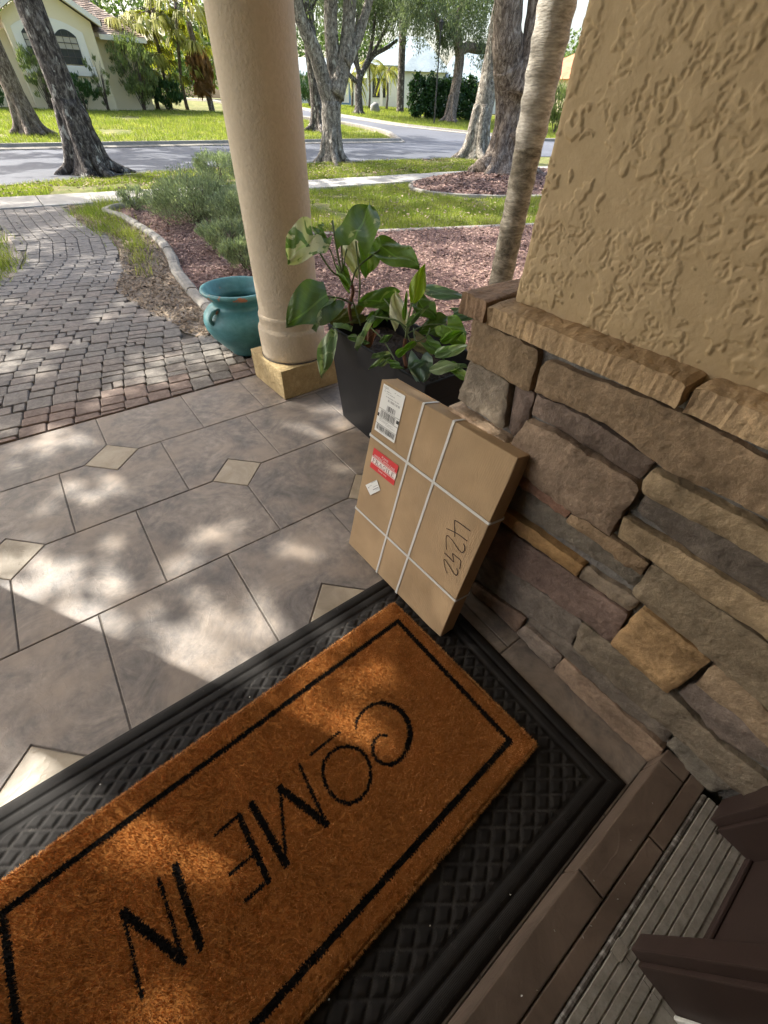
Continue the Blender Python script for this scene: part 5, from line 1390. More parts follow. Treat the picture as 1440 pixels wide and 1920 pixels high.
tree('oak_tree', tg_['base'], tg_['limbs'], 'bark_brown', [((29.4, 30, 7.4), (5.4, 3.4, 1.7), 330, 40, .7, .17, 0)], 'leaning oak with a low bent branch, in front of the dense hedge', G1, nroot=4, sides=12, wob=.08,
     moss=[((29.2, 29.6, 6.4), (4.8, 2.2, 1.1), 280, 44, .32, .15, 2.0), ((29.4, 29.4, 5.6), (.8, .8, .5), 28, 60, .25, .14, 2.6), ((33.6, 29.6, 5.0), (1.6, .8, .6), 46, 44, .3, .14, 1.9)])
H = (14.34, 10.82)
tree('oak_tree', (*H, 0), [[(14.34, 10.82, -.05, .55), (14.34, 10.82, .2, .40), (14.36, 10.82, .7, .33), (14.45, 10.82, 1.6, .31), (14.55, 10.82, 2.8, .27), (14.6, 10.8, 4.6, .24)], [(14.6, 10.8, 4.2, .2), (12.8, 11.2, 6, .12)], [(14.6, 10.8, 4.4, .2), (16.4, 10.6, 6.2, .12)]],
    'bark_grey', [((14.2, 10.9, 6.6), (4.2, 3.8, 1.6), 240, 42, .5, .13, 0)], 'single pale grey trunk by the road, just left of the massive multi-stemmed oak', G1,
    moss=[((13.2, 11.4, 4.5), (1.8, 1.2, .6), 90, 42, .2, .10, 1.1)])
ti_ = TREES['I']
ti_ = dict(base=ti_['base'], limbs=[[[*q[:3], q[3] * .80] for q in l] for l in ti_['limbs']])
tree('oak_tree', ti_['base'], ti_['limbs'], 'bark_brown', [((9.8, 6.2, 5.6), (3.6, 3.0, 1.3), 230, 42, .5, .12, 0)], 'massive old oak with several fused stems rising from a mound of red mulch', G1, nroot=7,
     moss=[((9.4, 6.3, 3.6), (1.0, .8, .4), 46, 36, .16, .08, .6)])
# mulch mound with its ring of edging
MC, MR = (10.9, 5.75), (3.35, 1.75)
V = []; F = []
for k in range(9):
    f = k / 8
    for i in range(40):
        a = 2 * math.pi * i / 40
        V.append((MC[0] + MR[0] * f * math.cos(a), MC[1] + MR[1] * f * math.sin(a), .004 + .22 * (1 - f ** 2) * (1 + .25 * mnoise.noise(Vector((math.cos(a) * 2 * f, math.sin(a) * 2 * f, 3))))))
for k in range(8):
    for i in range(40): F.append((k * 40 + i, (k + 1) * 40 + i, (k + 1) * 40 + (i + 1) % 40, k * 40 + (i + 1) % 40))
part('mulch_mound', V, F, 'mulch_ground', kind='structure', smooth=True, base=(*MC, 0))
edging([(MC[0] + MR[0] * math.cos(a), MC[1] + MR[1] * math.sin(a)) for a in np.linspace(R(110), R(380), 64)], 7, 'low concrete edging curving round the mulch mound of the massive oak', (MC[0] - MR[0], MC[1], 0), .35)

# palm beside the wall
pt = empty('palm_tree', (2.5, -.835, 0), 'smooth ringed grey palm trunk close behind the stone wall', 'palm')
V = []; F = []; rings = 150; sd = 28; top = 4.6
for k in range(rings + 1):
    z = top * k / rings
    r_ = np.interp(z, [0, .3, .7, 1.1, 1.2, 1.6, 2.4, 4.6], [.080, .065, .062, .063, .069, .074, .077, .06])
    r_ += .0058 * (1 if (k % 3 == 0) else 0) * (1 if z > 1.12 else .55) + .003 * mnoise.noise(Vector((z * 6, 1, 1)))
    for i in range(sd):
        a = 2 * math.pi * i / sd
        rr_ = r_ * (1 + .035 * mnoise.noise(Vector((math.cos(a) * 1.5, math.sin(a) * 1.5, z * 3))))
        V.append((2.5 + rr_ * math.cos(a) + .01 * math.sin(z * 2.2), -.835 + rr_ * math.sin(a), z + .006 * math.sin(a * 2 + k)))
for k in range(rings):
    for i in range(sd): F.append((k * sd + i, k * sd + (i + 1) % sd, (k + 1) * sd + (i + 1) % sd, (k + 1) * sd + i))
part('trunk', V, F, ['palm_bark', 'palm_bark_stained'], pt, smooth=True, mi=[1 if q < rings * sd and (q // sd) * top / rings < 1.13 else 0 for q in range(len(F))])
def frond(base, az, L, rise, droop, nleaf, leafL, leafW, fan=False):
    d = np.array([math.cos(az), math.sin(az)]); P = []; D = []
    u = np.linspace(0, 1, 14)
    cx = base[0] + d[0] * L * u; cy = base[1] + d[1] * L * u; cz = base[2] + rise * u - droop * u ** 2
    stem = [(cx[i], cy[i], cz[i], .022 * (1 - .8 * u[i])) for i in range(0, 14, 3)]
    VV = []; 
    s = np.array([-d[1], d[0], 0])
    for i in range(nleaf):
        t = .18 + .82 * i / nleaf if not fan else rng.uniform(.86, 1.0)
        p = np.array([np.interp(t, u, cx), np.interp(t, u, cy), np.interp(t, u, cz)])
        for sg in (-1, 1):
            if fan:
                an = rng.uniform(-1.5, 1.5); dirv = np.array([d[0] * math.cos(an), d[1] * math.cos(an), 0]) + s * math.sin(an)
                dirv = dirv + np.array([0, 0, -.15])
            else:
                dirv = s * sg * .8 + np.array([d[0], d[1], 0]) * .6 + np.array([0, 0, -.15 - .5 * t])
            dirv = dirv / np.linalg.norm(dirv)
            l = leafL * (1 - .5 * abs(t - .5)) * rng.uniform(.8, 1.1)
            w = np.cross(dirv, [0, 0, 1]); w /= np.linalg.norm(w) + 1e-9
            mid = p + dirv * l * .55; tip = p + dirv * l * .85 + np.array([0, 0, -l * (.45 if fan else .32)])
            VV.append([p, mid + w * leafW, tip, mid - w * leafW])
    return np.array(VV).reshape(-1, 3), np.arange(len(VV) * 4).reshape(-1, 4), stem
def palm_crown(base, n, L, droop, nleaf, leafL, leafW, t, mat_='palm_leaf', fan=False, down=0.):
    VV = []; FF = []; o = 0; st = []
    for i in range(n):
        a = i * 2.4 + rng.uniform(-.2, .2); rise = rng.uniform(-.2, 1.0) * L * (1 - down) - down * L
        V, F, s = frond(base, a, L * rng.uniform(.8, 1.1), rise, droop * L, nleaf, leafL, leafW, fan)
        VV.append(V); FF.append(F + o); o += len(V); st.append(s)
    part('fronds', np.concatenate(VV), np.concatenate(FF), mat_, t)
    V, F = join(*[tube(s, 5, sub=1) for s in st]); part('frond_stems', V, F, 'twig', t)
palm_crown((2.5, -.835, 4.6), 9, 1.5, .9, 22, .42, .02, pt)

# clump of golden fan palms before the cream house, a dead-skirted palm beside it
for i, (x, y, zt, lab) in enumerate([(10.4, 35.0, 3.9, 'left'), (11.3, 35.3, 4.6, 'middle'), (12.3, 35.2, 5.2, 'right')]):
    t = empty('fan_palm', (x, y, gz(x, y)), (lab + ' of the three golden fan palms at the corner of the cream house'), 'palm', 'golden fan palms by the cream house')
    V, F = tube([(x, y, gz(x, y) - .1, .13), (x + .05, y, 2.2, .10), (x + .5 * (i - .6), y, zt, .09)], 8, .06); part('trunk', V, F, 'bark_brown', t, smooth=True)
    palm_crown((x + .5 * (i - .6), y, zt), 17, 1.35, .75, 17, 1.05, .05, t, fan=True)
    palm_crown((x + .25 * (i - .6), y - .2, zt - 1.6), 8, 1.1, .9, 14, .9, .05, t, fan=True)
t = empty('dead_palm', (13.69, 34.5, .67), 'leaning palm with a hanging skirt of dead brown leaves, just left of the column', 'palm')
V, F = tube([(13.69, 34.5, .55, .2), (13.6, 34.5, 1.6, .17), (13.42, 34.5, 3.0, .16), (13.3, 34.5, 4.4, .15)], 10, .08); part('trunk', V, F, 'bark_brown', t, smooth=True)
V, F = crown_geo([((13.36, 34.3, 3.05), (.42, .3, .2), 26, 30, .5, .55, 1.7)]); part('dead_fronds', V, F, 'palm_dead', t)
palm_crown((13.25, 34.5, 4.7), 16, 1.5, .8, 16, 1.0, .05, t, fan=True)

# ------------------------------------------------------------------ shrubs
def shrub(name, c, r_, h, n, leafL, leafm, label, group, nst=14, spread=.8, cat='shrub', erect=.8):
    t = empty(name, (c[0], c[1], gz(*c)), label, cat, group)
    z0 = gz(*c); sticks = []
    tips = []
    for i in range(nst):
        a = rng.uniform(0, 6.28); q = rng.uniform(.1, 1) ** .6 * r_ * spread
        p1 = (c[0] + math.cos(a) * q, c[1] + math.sin(a) * q, z0 + h * rng.uniform(.55, .95))
        sticks.append([(c[0] + rng.normal(0, .05), c[1] + rng.normal(0, .05), z0 - .02, .004 + .007 * h), (c[0] + math.cos(a) * q * .45, c[1] + math.sin(a) * q * .45, z0 + h * .35, .003 + .005 * h), (*p1, .002 + .002 * h)])
        tips.append(p1)
    V, F = join(*[tube(s, 5, sub=3) for s in sticks]); part('stems', V, F, 'twig', t)
    k = max(20, int(n / 38)); cc = ell(k, (c[0], c[1], z0 + h * .60), (r_, r_, h * .42), .35)
    cc[:, 2] += .10 * h * np.sin(cc[:, 0] * 7) * np.cos(cc[:, 1] * 6)
    idx = rng.integers(0, k, n)
    P = cc[idx] + rng.normal(0, 1, (n, 3)) * r_ * .085
    D = (P - np.array([c[0], c[1], z0])) ; D /= np.linalg.norm(D, axis=1)[:, None]; D[:, 2] += erect
    V, F = cards(P, D, leafL * rng.uniform(.7, 1.3, n), leafL * rng.uniform(.22, .34, n), .45)
    part('foliage', V, F, leafm, t)
    return t
GS = 'grey-green shrubs in the planting bed'
shrub('grey_shrub', (2.45, 4.6), .60, .50, 12000, .042, 'shrub_leaf', 'largest grey-green shrub, spreading behind the path edging left of the column', GS, 26)
shrub('grey_shrub', (2.85, 3.7), .48, .46, 7500, .042, 'shrub_leaf', 'medium grey-green shrub half hidden by the column, behind the two small ones', GS, 18)
shrub('grey_shrub', (2.22, 2.95), .29, .30, 3800, .040, 'shrub_leaf', 'rounded small grey-green shrub on the red mulch, between the largest shrub and the teal pot', GS, 16)
shrub('grey_shrub', (2.10, 2.12), .24, .26, 3000, .040, 'shrub_leaf', 'smallest yellowish grey-green shrub, directly behind the teal pot', GS, 14)
shrub('grey_shrub', (1.93, 5.95), .24, .30, 2000, .038, 'shrub_leaf', 'little dark twiggy shrub at the tip of the concrete edging, near the sidewalk', GS, 16)
shrub('grey_shrub', (4.2, 8.45), .50, .48, 5000, .05, 'shrub_leaf', 'low grey-green shrub on the verge beyond the sidewalk', GS, 16)
GB = 'bushes along the cream house'
shrub('house_bush', (4.25, 32.4), .75, 2.3, 1500, .16, 'bush_leaf', 'airy tall green bush against the cream wall, left of the dark oak trunk', GB, 16)
shrub('house_bush', (5.9, 32.3), .8, 1.4, 1400, .18, 'hedge_leaf', 'low dark green bush right of the dark oak trunk, under the arched window', GB, 14)
shrub('house_bush', (7.05, 32.5), .55, 2.2, 650, .15, 'bush_leaf', 'sparse little bush with a bare twisted stem, right of the arched window', GB, 14)
shrub('house_bush', (9.1, 33.0), 1.1, 2.9, 4200, .18, 'bush_leaf', 'large multi-stemmed bush at the right corner of the cream house', GB, 22)
shrub('house_bush', (10.7, 34.0), 1.0, 1.3, 2600, .20, 'hedge_leaf', 'low green bush at the foot of the golden fan palms', GB, 12)
shrub('house_bush', (1.9, 32.2), .8, 1.5, 1500, .18, 'hedge_leaf', 'dark bush at the left edge of the photo beside the house wall', GB, 12)
# dense hedge across the side road
hd = empty('dense_hedge', (31.7, 32.3, .58), 'dense dark green clipped hedge behind the leaning oak across the side road', 'hedge')
cc = np.concatenate([ell(130, (29.9 + i * 1.05, 32.75 - i * .38, 1.75), (.85, .75, 1.25), .45) for i in range(5)])
idx = rng.integers(0, len(cc), 14000); P = cc[idx] + rng.normal(0, .13, (14000, 3))
V, F = cards(P, rng.normal(0, 1, (14000, 3)), .24 * rng.uniform(.7, 1.2, 14000), .12, .4); part('foliage', V, F, 'hedge_leaf', hd)
V, F = join(*[tube([(29.7 + i * .42, 32.8 - i * .15, .4, .05), (29.7 + i * .42 + rng.normal(0, .1), 32.8 - i * .15, 2.2, .03)], 6, sub=1) for i in range(12)]); part('stems', V, F, 'twig', hd)
shrub('round_bush', (25.4, 42.3), 1.3, 2.0, 2600, .22, 'hedge_leaf', 'round bright green bush far off between the column and the forked oak', None, 12, cat='bush')
shrub('round_bush', (34.5, 22.6), 1.6, 2.6, 3600, .24, 'bush_leaf', 'green bush below the red roof, between palm trunk and mustard wall', None, 12, cat='bush')
# feathery palms before the pale house
for i, (x, y, z, lab) in enumerate([(30.6, 43.4, 3.1, 'leftmost'), (31.9, 42.4, 3.9, 'tallest, middle'), (33.4, 41.6, 3.5, 'right-hand')]):
    t = empty('feather_palm', (x, y, gz(x, y)), lab + ' of the small yellow-green palms in front of the pale house', 'palm', 'small palms before the pale house')
    V, F = tube([(x, y, 1.0, .12), (x + .1, y, 2.0, .09), (x, y, z, .08)], 7, .05); part('trunk', V, F, 'bark_brown', t, smooth=True)
    palm_crown((x, y, z), 15, 1.5, 1.0, 16, .62, .035, t)

# ------------------------------------------------------------------ cream house across the street
ch = empty('cream_house', (5.6, 33.1, .63), 'cream stucco house with an arched window, gable and brown shingle roof across the street', 'house')
gx, gy, gz0 = 5.68, 33.1, .45
bm = bmesh.new()
ol = [(3.72, gz0), (7.62, gz0), (7.62, 3.86), (gx, 4.92), (3.72, 3.86)]
f = bm.faces.new([bm.verts.new((x, gy, z)) for x, z in ol]); r_ = bmesh.ops.extrude_face_region(bm, geom=[f])
for v in r_['geom']:
    if isinstance(v, bmesh.types.BMVert): v.co.y += 5
bmesh.ops.recalc_face_normals(bm, faces=bm.faces); bm_part('gable_wall', bm, 'house_cream', ch)
box_part('wing_wall', (7.625, 33.75, gz0), (9.85, 40, 3.5), 'house_cream', ch)
box_part('wing_wall', (-3.0, 33.9, gz0), (3.715, 40, 3.4), 'house_cream', ch)
box_part('base_band', (3.69, 33.06, gz0), (7.65, 33.098, 1.22), 'house_cream', ch, bevel=.01)
def rake(sx):
    bm = bmesh.new()
    x1 = gx + sx * 2.35; z1 = 4.92 - 2.35 * .546
    for (xa, za), (xb, zb) in (((gx, 4.98), (x1, z1 + .06)),):
        vs = [bm.verts.new(p) for p in ((xa, 32.72, za), (xb, 32.72, zb), (xb, 32.72, zb + .24), (xa, 32.72, za + .24), (xa, 33.0, za), (xb, 33.0, zb), (xb, 33.0, zb + .24), (xa, 33.0, za + .24))]
        for q in ((0, 1, 2, 3), (5, 4, 7, 6), (1, 5, 6, 2), (4, 0, 3, 7), (4, 5, 1, 0), (3, 2, 6, 7)): bm.faces.new([vs[i] for i in q])
    bmesh.ops.recalc_face_normals(bm, faces=bm.faces); bm_part('rake_board', bm, 'house_trim', ch)
rake(1); rake(-1)
def shingles(name, O, U, Wv, nu, nw, parent, clip=None):
    """rows of separate tabs on the plane O + u*U + w*Wv (U along the eave, Wv up the slope)"""
    O = Vector(O); U = Vector(U); Wv = Vector(Wv); N = U.cross(Wv).normalized()
    if N.z < 0: N = -N
    V = []; F = []
    for j in range(nw):
        for i in range(nu):
            u0 = (i + .5 * (j % 2)) / nu; u1 = u0 + .96 / nu; w0 = j / nw; w1 = (j + 1.15) / nw
            if clip and not clip((u0 + u1) / 2, (w0 + w1) / 2): continue
            lift = .025 + rng.uniform(0, .012)
            k = len(V)
            for u, w, l in ((u0, w0, lift), (u1, w0, lift), (u1, w1, .006), (u0, w1, .006)): V.append(tuple(O + U * u + Wv * w + N * l))
            V += [tuple(O + U * u0 + Wv * w0), tuple(O + U * u1 + Wv * w0)]
            F += [(k, k + 1, k + 2, k + 3), (k + 4, k + 5, k + 1, k)]
    return part(name, V, F, 'shingle_brown', parent, kind='stuff')
M['shingle_brown'].node_tree  # (tabs vary by island)
# gable roof slopes, hip over the wing
def slab(name, pts, m_, parent, th=.12):
    bm = bmesh.new(); f = bm.faces.new([bm.verts.new(p) for p in pts]); f.normal_update()
    if f.normal.z < 0: f.normal_flip()
    r_ = bmesh.ops.extrude_face_region(bm, geom=[f])
    for v in r_['geom']:
        if isinstance(v, bmesh.types.BMVert): v.co.z -= th
    bmesh.ops.recalc_face_normals(bm, faces=bm.faces); return bm_part(name, bm, m_, parent)
r1 = slab('roof', [(gx, 32.75, 5.2), (8.1, 32.75, 3.88), (8.1, 38.5, 3.88), (gx, 38.5, 5.2)], 'shingle_brown', ch)
shingles('shingles', (8.1, 32.75, 3.885), (0, 5.7, 0), (gx - 8.1, 0, 1.32), 19, 15, r1)
r2 = slab('roof', [(gx, 32.75, 5.2), (gx, 38.5, 5.2), (3.26, 38.5, 3.88), (3.26, 32.75, 3.88)], 'shingle_brown', ch)
shingles('shingles', (3.26, 32.75, 3.885), (0, 5.7, 0), (gx - 3.26, 0, 1.32), 19, 15, r2)
r3 = slab('roof', [(6.2, 33.35, 3.50), (10.25, 33.35, 3.50), (6.2, 38.5, 6.4)], 'shingle_brown', ch)
shingles('shingles', (6.2, 33.35, 3.505), (4.05, 0, 0), (0, 5.15, 2.9), 15, 38, r3, lambda u, w: u < 1 - w and u > .0)
r4 = slab('roof', [(10.25, 33.35, 3.50), (10.25, 42, 3.50), (6.2, 42, 6.4), (6.2, 38.5, 6.4)], 'shingle_brown', ch)
box_part('fascia', (7.9, 33.30, 3.30), (10.28, 33.36, 3.50), 'house_trim', ch, bevel=.01)
slab('roof', [(-3.5, 33.5, 3.42), (3.3, 33.5, 3.42), (3.3, 39, 6.3), (-3.5, 39, 6.3)], 'shingle_brown', ch)
# windows with arched heads inside raised surrounds
def arched(name, x0, x1, z0, z1, rise, y, m_, parent, th, inset=None):
    n = 12
    pts = [(x0, z0), (x1, z0)] + [(x1 - (x1 - x0) * k / n, z1 + rise * (1 - (2 * k / n - 1) ** 2)) for k in range(n + 1)]
    bm = bmesh.new(); f = bm.faces.new([bm.verts.new((x, y, z)) for x, z in pts]); r_ = bmesh.ops.extrude_face_region(bm, geom=[f])
    for v in r_['geom']:
        if isinstance(v, bmesh.types.BMVert): v.co.y += th
    bmesh.ops.recalc_face_normals(bm, faces=bm.faces); return bm_part(name, bm, m_, parent)
arched('window_surround', 3.95, 7.08, 2.28, 3.45, .42, 33.045, 'house_trim', ch, .06)
box_part('window_sill', (3.88, 33.0, 1.88), (7.15, 33.07, 2.26), 'house_trim', ch, bevel=.02)
for x0, x1 in ((5.74, 6.70), (4.32, 5.30)):
    w = arched('window', x0, x1, 2.30, 3.30, .22, 33.030, 'window_dark', ch, .02)
    box_part('blind', (x0 + .03, 33.022, 2.84), (x1 - .03, 33.0295, 3.26), 'window_blind', w)
    for i in range(4):
        xx = x0 + .02 + (x1 - x0 - .04) * i / 3; box_part('glazing_bar', (xx - .012, 33.012, 2.30), (xx + .012, 33.0215, 3.44 if 0 < i < 3 else 3.3), 'window_bar', w)
    for zz in (2.31, 2.57, 2.83, 3.05, 3.28): box_part('glazing_bar', (x0, 33.006, zz - .014), (x1, 33.0115, zz + .014), 'window_bar', w)
    box_part('blind', (x0 + .03, 33.022, 3.285), (x1 - .03, 33.0295, 3.30), 'window_bar', w)

# ------------------------------------------------------------------ pale house beyond the side road
hx_, hy_ = .618, .786
HQ = Vector((CAM_C[0] + hx_ * 62, CAM_C[1] + hy_ * 62, 0))
HM = Matrix(((hy_, hx_, 0, HQ.x), (-hx_, hy_, 0, HQ.y), (0, 0, 1, 0), (0, 0, 0, 1)))
ph_ = empty('pale_house', (HQ.x, HQ.y, 1.06), 'pale stucco house with grey-blue roofs and a blue door, far across the side road', 'house')
def hbox(name, a, b, m_, par=None, **k): return box_part(name, a, b, m_, par or ph_, mtx=HM, **k)
def hip(name, a, b, z0, z1, ridge):
    (x0, y0), (x1, y1) = a, b
    V = [(x0, y0, z0), (x1, y0, z0), (x1, y1, z0), (x0, y1, z0), (ridge[0], (y0 + y1) / 2, z1), (ridge[1], (y0 + y1) / 2, z1)]
    F = [(0, 1, 5, 4), (1, 2, 5), (2, 3, 4, 5), (3, 0, 4), (3, 2, 1, 0)]
    return part(name, [tuple(HM @ Vector(v)) for v in V], F, 'roof_grey_blue', ph_)
hbox('wall', (-16, .6, .9), (-3.6, 9, 3.22), 'house_pale'); hip('roof', (-16.6, 0), (-3.0, 9.6), 3.2, 4.7, (-12, -5))
hbox('wall', (-3.595, -.6, .9), (4.2, 10, 4.15), 'house_pale'); hip('roof', (-4.0, -1.2), (4.6, 10.6), 4.1, 6.5, (-.5, 2.2))
hbox('wall', (.2, -2.6, .9), (4.3, -.605, 3.7), 'house_pale'); hip('roof', (-.1, -3.0), (4.7, 1.6), 3.68, 5.6, (1.9, 2.5))
hbox('wall', (4.305, .4, .9), (15, 9, 3.2), 'house_pale'); hip('roof', (4.0, -.2), (15.6, 9.6), 3.18, 5.7, (6, 13))
d_ = hbox('door', (-6.5, .50, 1.06), (-5.4, .595, 3.0), 'door_blue'); hbox('door_panel', (-6.3, .47, 1.3), (-5.6, .498, 2.7), 'house_pale', d_)
hbox('garage_door', (6.2, .33, 1.06), (9.6, .395, 2.75), 'house_trim')
hbox('window', (-3.0, -.66, 1.8), (-1.6, -.605, 3.2), 'window_dark')
for x in (-4.9, -2.2, .0): hbox('porch_post', (x, -1.0, .9), (x + .3, -.7, 3.2), 'house_trim')
hbox('eave_band', (4.3, .25, 2.98), (15.1, .39, 3.17), 'house_trim')
# red-roofed house at the right, mostly hidden
rh = empty('red_roofed_house', (53, 33.5, 1.06), 'house with a terracotta red roof, glimpsed between the palm trunk and the mustard wall', 'house')
box_part('wall', (50.5, 27, .9), (62, 40, 3.6), 'house_cream', rh)
V = [(50, 26.4, 3.6), (62.5, 26.4, 3.6), (62.5, 40.6, 3.6), (50, 40.6, 3.6), (55, 33.5, 6.6), (57.5, 33.5, 6.6)]
part('roof', V, [(0, 1, 5, 4), (1, 2, 5), (2, 3, 4, 5), (3, 0, 4), (3, 2, 1, 0)], 'roof_terracotta', rh)
# lamp post by the hedge, boulder on the far lawn
lp = empty('lamp_post', (27.2, 27.6, .38), 'thin black lamp post rising in front of the dense hedge', 'lamp post')
V, F = tube([(27.2, 27.6, .36, .06), (27.2, 27.6, .9, .05), (27.1, 27.6, 4.7, .04)], 8, sub=1); part('post', V, F, 'lamp_black', lp)
V, F = lathe([(0, 0), (.10, .02), (.16, .34), (.18, .36), (.03, .5), (0, .5)], (27.1, 27.6, 4.7), 10); part('lantern', V, F, 'lamp_black', lp)
bm = bmesh.new(); bmesh.ops.create_icosphere(bm, subdivisions=3, radius=1)
for v in bm.verts:
    n_ = 1 + .3 * mnoise.noise(v.co * 1.5); v.co = Vector((v.co.x * .42 * n_, v.co.y * .36 * n_, v.co.z * .52 * n_ * (1 - .25 * v.co.z))) + Vector((29.6, 38.2, 1.0))
tag(bm_part('boulder', bm, 'boulder', base=(29.6, 38.2, .83), smooth=True), 'grey boulder standing on the far lawn before the small palms', 'boulder')
# distant trees behind the houses read as one mass
V, F = crown_geo([((16, 60, 5.5), (14, 4, 3.6), 260, 36, 1.4, .5, 0), ((-6, 56, 6), (12, 4, 4), 200, 36, 1.4, .5, 0), ((44, 78, 6), (20, 5, 4.0), 260, 36, 1.6, .6, 0), ((70, 52, 5), (10, 14, 4), 200, 36, 1.6, .6, 0), ((22, 80, 3.5), (10, 4, 2.4), 150, 36, 1.2, .5, 0), ((95, 10, 5), (8, 40, 4.5), 320, 36, 1.8, .6, 0), ((-60, 60, 6), (30, 8, 5), 260, 36, 1.8, .6, 0)])
part('distant_trees', V, F, 'oak_leaf', kind='stuff')

# ================================================================== GROUND COVER
def blades(n, xy, h, w, lean=.5):
    x, y = xy; n = len(x); z = gzv(y) - .032
    a = rng.uniform(0, 6.28, n); hh = h * rng.uniform(.55, 1.3, n); ww = w * rng.uniform(.6, 1.3, n); b = rng.uniform(0, 6.28, n); l = np.abs(rng.normal(0, lean, n))
    V = np.empty((n, 3, 3))
    V[:, 0] = np.stack([x - np.cos(a) * ww, y - np.sin(a) * ww, z], 1); V[:, 1] = np.stack([x + np.cos(a) * ww, y + np.sin(a) * ww, z], 1)
    V[:, 2] = np.stack([x + np.cos(b) * l * hh, y + np.sin(b) * l * hh, z + hh + .02], 1)
    return V.reshape(-1, 3), np.arange(3 * n).reshape(-1, 3)
def scatter(n, poly, dens=None):
    xs = [p[0] for p in poly]; ys = [p[1] for p in poly]
    x = rng.uniform(min(xs), max(xs), n * 3); y = rng.uniform(min(ys), max(ys), n * 3)
    k = in_poly(x, y, poly)
    if dens is not None:
        v = np.array([mnoise.noise(Vector((a * dens[0], b * dens[0], 7.))) for a, b in zip(x, y)]); k &= v > dens[1]
    i = np.where(k)[0][:n]; return x[i], y[i]
LAWN = [(3.35, 6.75), (3.6, 5), (3.45, 4.1), (3.7, 3.36), (4.7, 3.02), (6.4, 2.5), (9, 1.72), (14, .7), (14, 4.2), (10.5, 3.9), (7.9, 4.5), (7.3, 5.9), (8.2, 6.85)]
V, F = blades(0, scatter(52000, LAWN, (1.6, -.42)), .055, .0045); part('lawn_grass', V, F, 'grass_blade', kind='stuff')
VERGE = [(-9, 7.98), (14.6, 8.2), (14.6, 11.15), (10.4, 11.3), (5.5, 11.0), (3, 10.4), (.4, 9.45), (-5, 8.5), (-9, 8.1)]
V, F = blades(0, scatter(52000, VERGE, (1.1, -.18)), .065, .006); part('verge_grass', V, F, 'grass_blade', kind='stuff')
FARL = [(-9, 16.6), (.8, 17.5), (8.5, 18.45), (16.9, 18.8), (18.6, 22.5), (18.8, 26), (16, 33.8), (10, 33.8), (8, 32.6), (-6, 32.4)]
V, F = blades(0, scatter(80000, FARL, (.5, -.38)), .10, .012); part('far_lawn_grass', V, F, 'grass_blade', kind='stuff')
FARR = [(23.4, 28.9), (25.6, 22.6), (28.2, 19.2), (44, 22), (44, 36), (36, 46), (26, 50), (23, 40)]
V, F = blades(0, scatter(52000, FARR, (.4, -.5)), .12, .018); part('far_lawn_grass', V, F, 'grass_blade', kind='stuff')
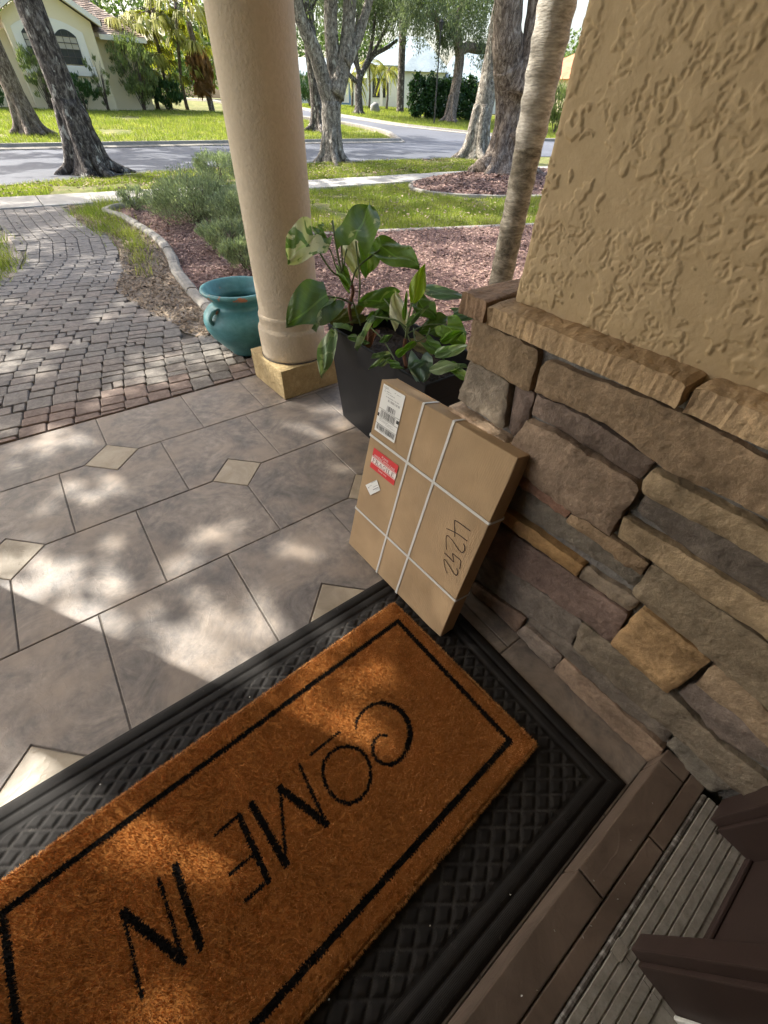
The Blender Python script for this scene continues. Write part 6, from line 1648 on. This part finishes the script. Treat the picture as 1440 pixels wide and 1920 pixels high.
# rough grass tufts beside the path
tx = []; ty = []
for cx, cy, r_, n in [(1.42, 5.25, .22, 500), (1.33, 5.9, .22, 1200), (1.30, 4.7, .2, 500), (1.42, 4.15, .16, 450), (1.36, 3.6, .14, 260), (1.28, 3.05, .10, 140), (1.16, 2.55, .08, 60), (1.34, 1.0, .05, 40), (.02, 3.55, .17, 700), (-.05, 4.3, .22, 900), (-.2, 5.1, .25, 700), (-.05, 3.1, .14, 300), (1.65, 6.55, .2, 500), (2.4, 6.62, .3, 500), (3.1, 6.6, .25, 400)]:
    n = int(n * .6); tx.append(rng.normal(cx, r_ * .6, n)); ty.append(rng.normal(cy, r_ * 1.1, n))
V, F = blades(0, (np.concatenate(tx), np.concatenate(ty)), .095, .0045, .8); V[:, 2] += .02; part('path_side_grass', V, F, 'grass_blade', kind='stuff')
def chips(n, xy, L, W, m_, name, zoff=.006, zf=None):
    x, y = xy; n = len(x)
    z = np.full(n, zoff) + rng.uniform(0, .018, n)
    if zf is not None: z += zf(x, y)
    P = np.stack([x, y, z], 1); a = rng.uniform(0, 6.28, n)
    D = np.stack([np.cos(a), np.sin(a), rng.normal(0, .28, n)], 1); S = np.stack([-np.sin(a), np.cos(a), rng.normal(0, .35, n)], 1)
    l = (L * rng.uniform(.4, 1.3, n))[:, None]; w = (W * rng.uniform(.5, 1.4, n))[:, None]
    k = rng.uniform(.5, 1., n)[:, None]
    up = np.array([0, 0, 1.]) * w * .35
    V = np.stack([P - D * l - S * w, P + D * l * k - S * w, P + D * l + S * w * k, P - D * l * k + S * w, P - D * l * .8 + up, P + D * l * .8 + up], 1).reshape(-1, 3)
    o = (np.arange(n) * 6)[:, None]
    F = np.concatenate([o + np.array([[0, 1, 5, 4]]), o + np.array([[2, 3, 4, 5]])], 0)
    part(name, V, F, m_, kind='stuff')
NEARB = [(1.86, -.04), (1.25, .0), (1.42, .6), (1.5, 2.4), (1.72, 3.8), (1.7, 5.5), (2.2, 6.3), (3.3, 6.1), (3.5, 5), (3.35, 4), (3.6, 3.3), (6.3, 2.42), (7.4, 2.0), (6.5, -.5), (5, -2.5), (1.9, -1.6)]
chips(0, scatter(34000, NEARB), .020, .0075, 'mulch_chip', 'mulch_chips')
def mz(x, y): return .22 * np.clip(1 - ((x - MC[0]) / MR[0]) ** 2 - ((y - MC[1]) / MR[1]) ** 2, 0, 1)
xm, ym_ = scatter(9000, [(MC[0] + MR[0] * math.cos(a), MC[1] + MR[1] * math.sin(a)) for a in np.linspace(0, 6.28, 40)])
chips(0, (xm, ym_), .035, .013, 'mulch_chip', 'mulch_chips', .01, mz)
chips(0, scatter(9500, STRIP), .018, .006, 'dry_leaf_chip', 'leaf_litter', .003)
chips(0, scatter(3500, VERGE), .03, .011, 'dry_leaf_chip', 'leaf_litter', .02)
chips(0, scatter(2200, LAWN), .022, .008, 'dry_leaf_chip', 'leaf_litter', .02)
# crumbs of dry leaf and grit on the porch
xg = np.concatenate([rng.uniform(-.2, 1.05, 26), rng.uniform(.3, 1.1, 14)]); yg = np.concatenate([rng.uniform(-2.7, -1.85, 26), rng.uniform(-2.82, -2.75, 14)])
zz = np.where(yg < -2.73, .106, .014)
P = np.stack([xg, yg, zz + .003], 1); V, F = cards(P, rng.normal(0, 1, (40, 3)) * [1, 1, .1], .0045, .003, .1); part('grit', V, F, 'label_paper', kind='stuff')
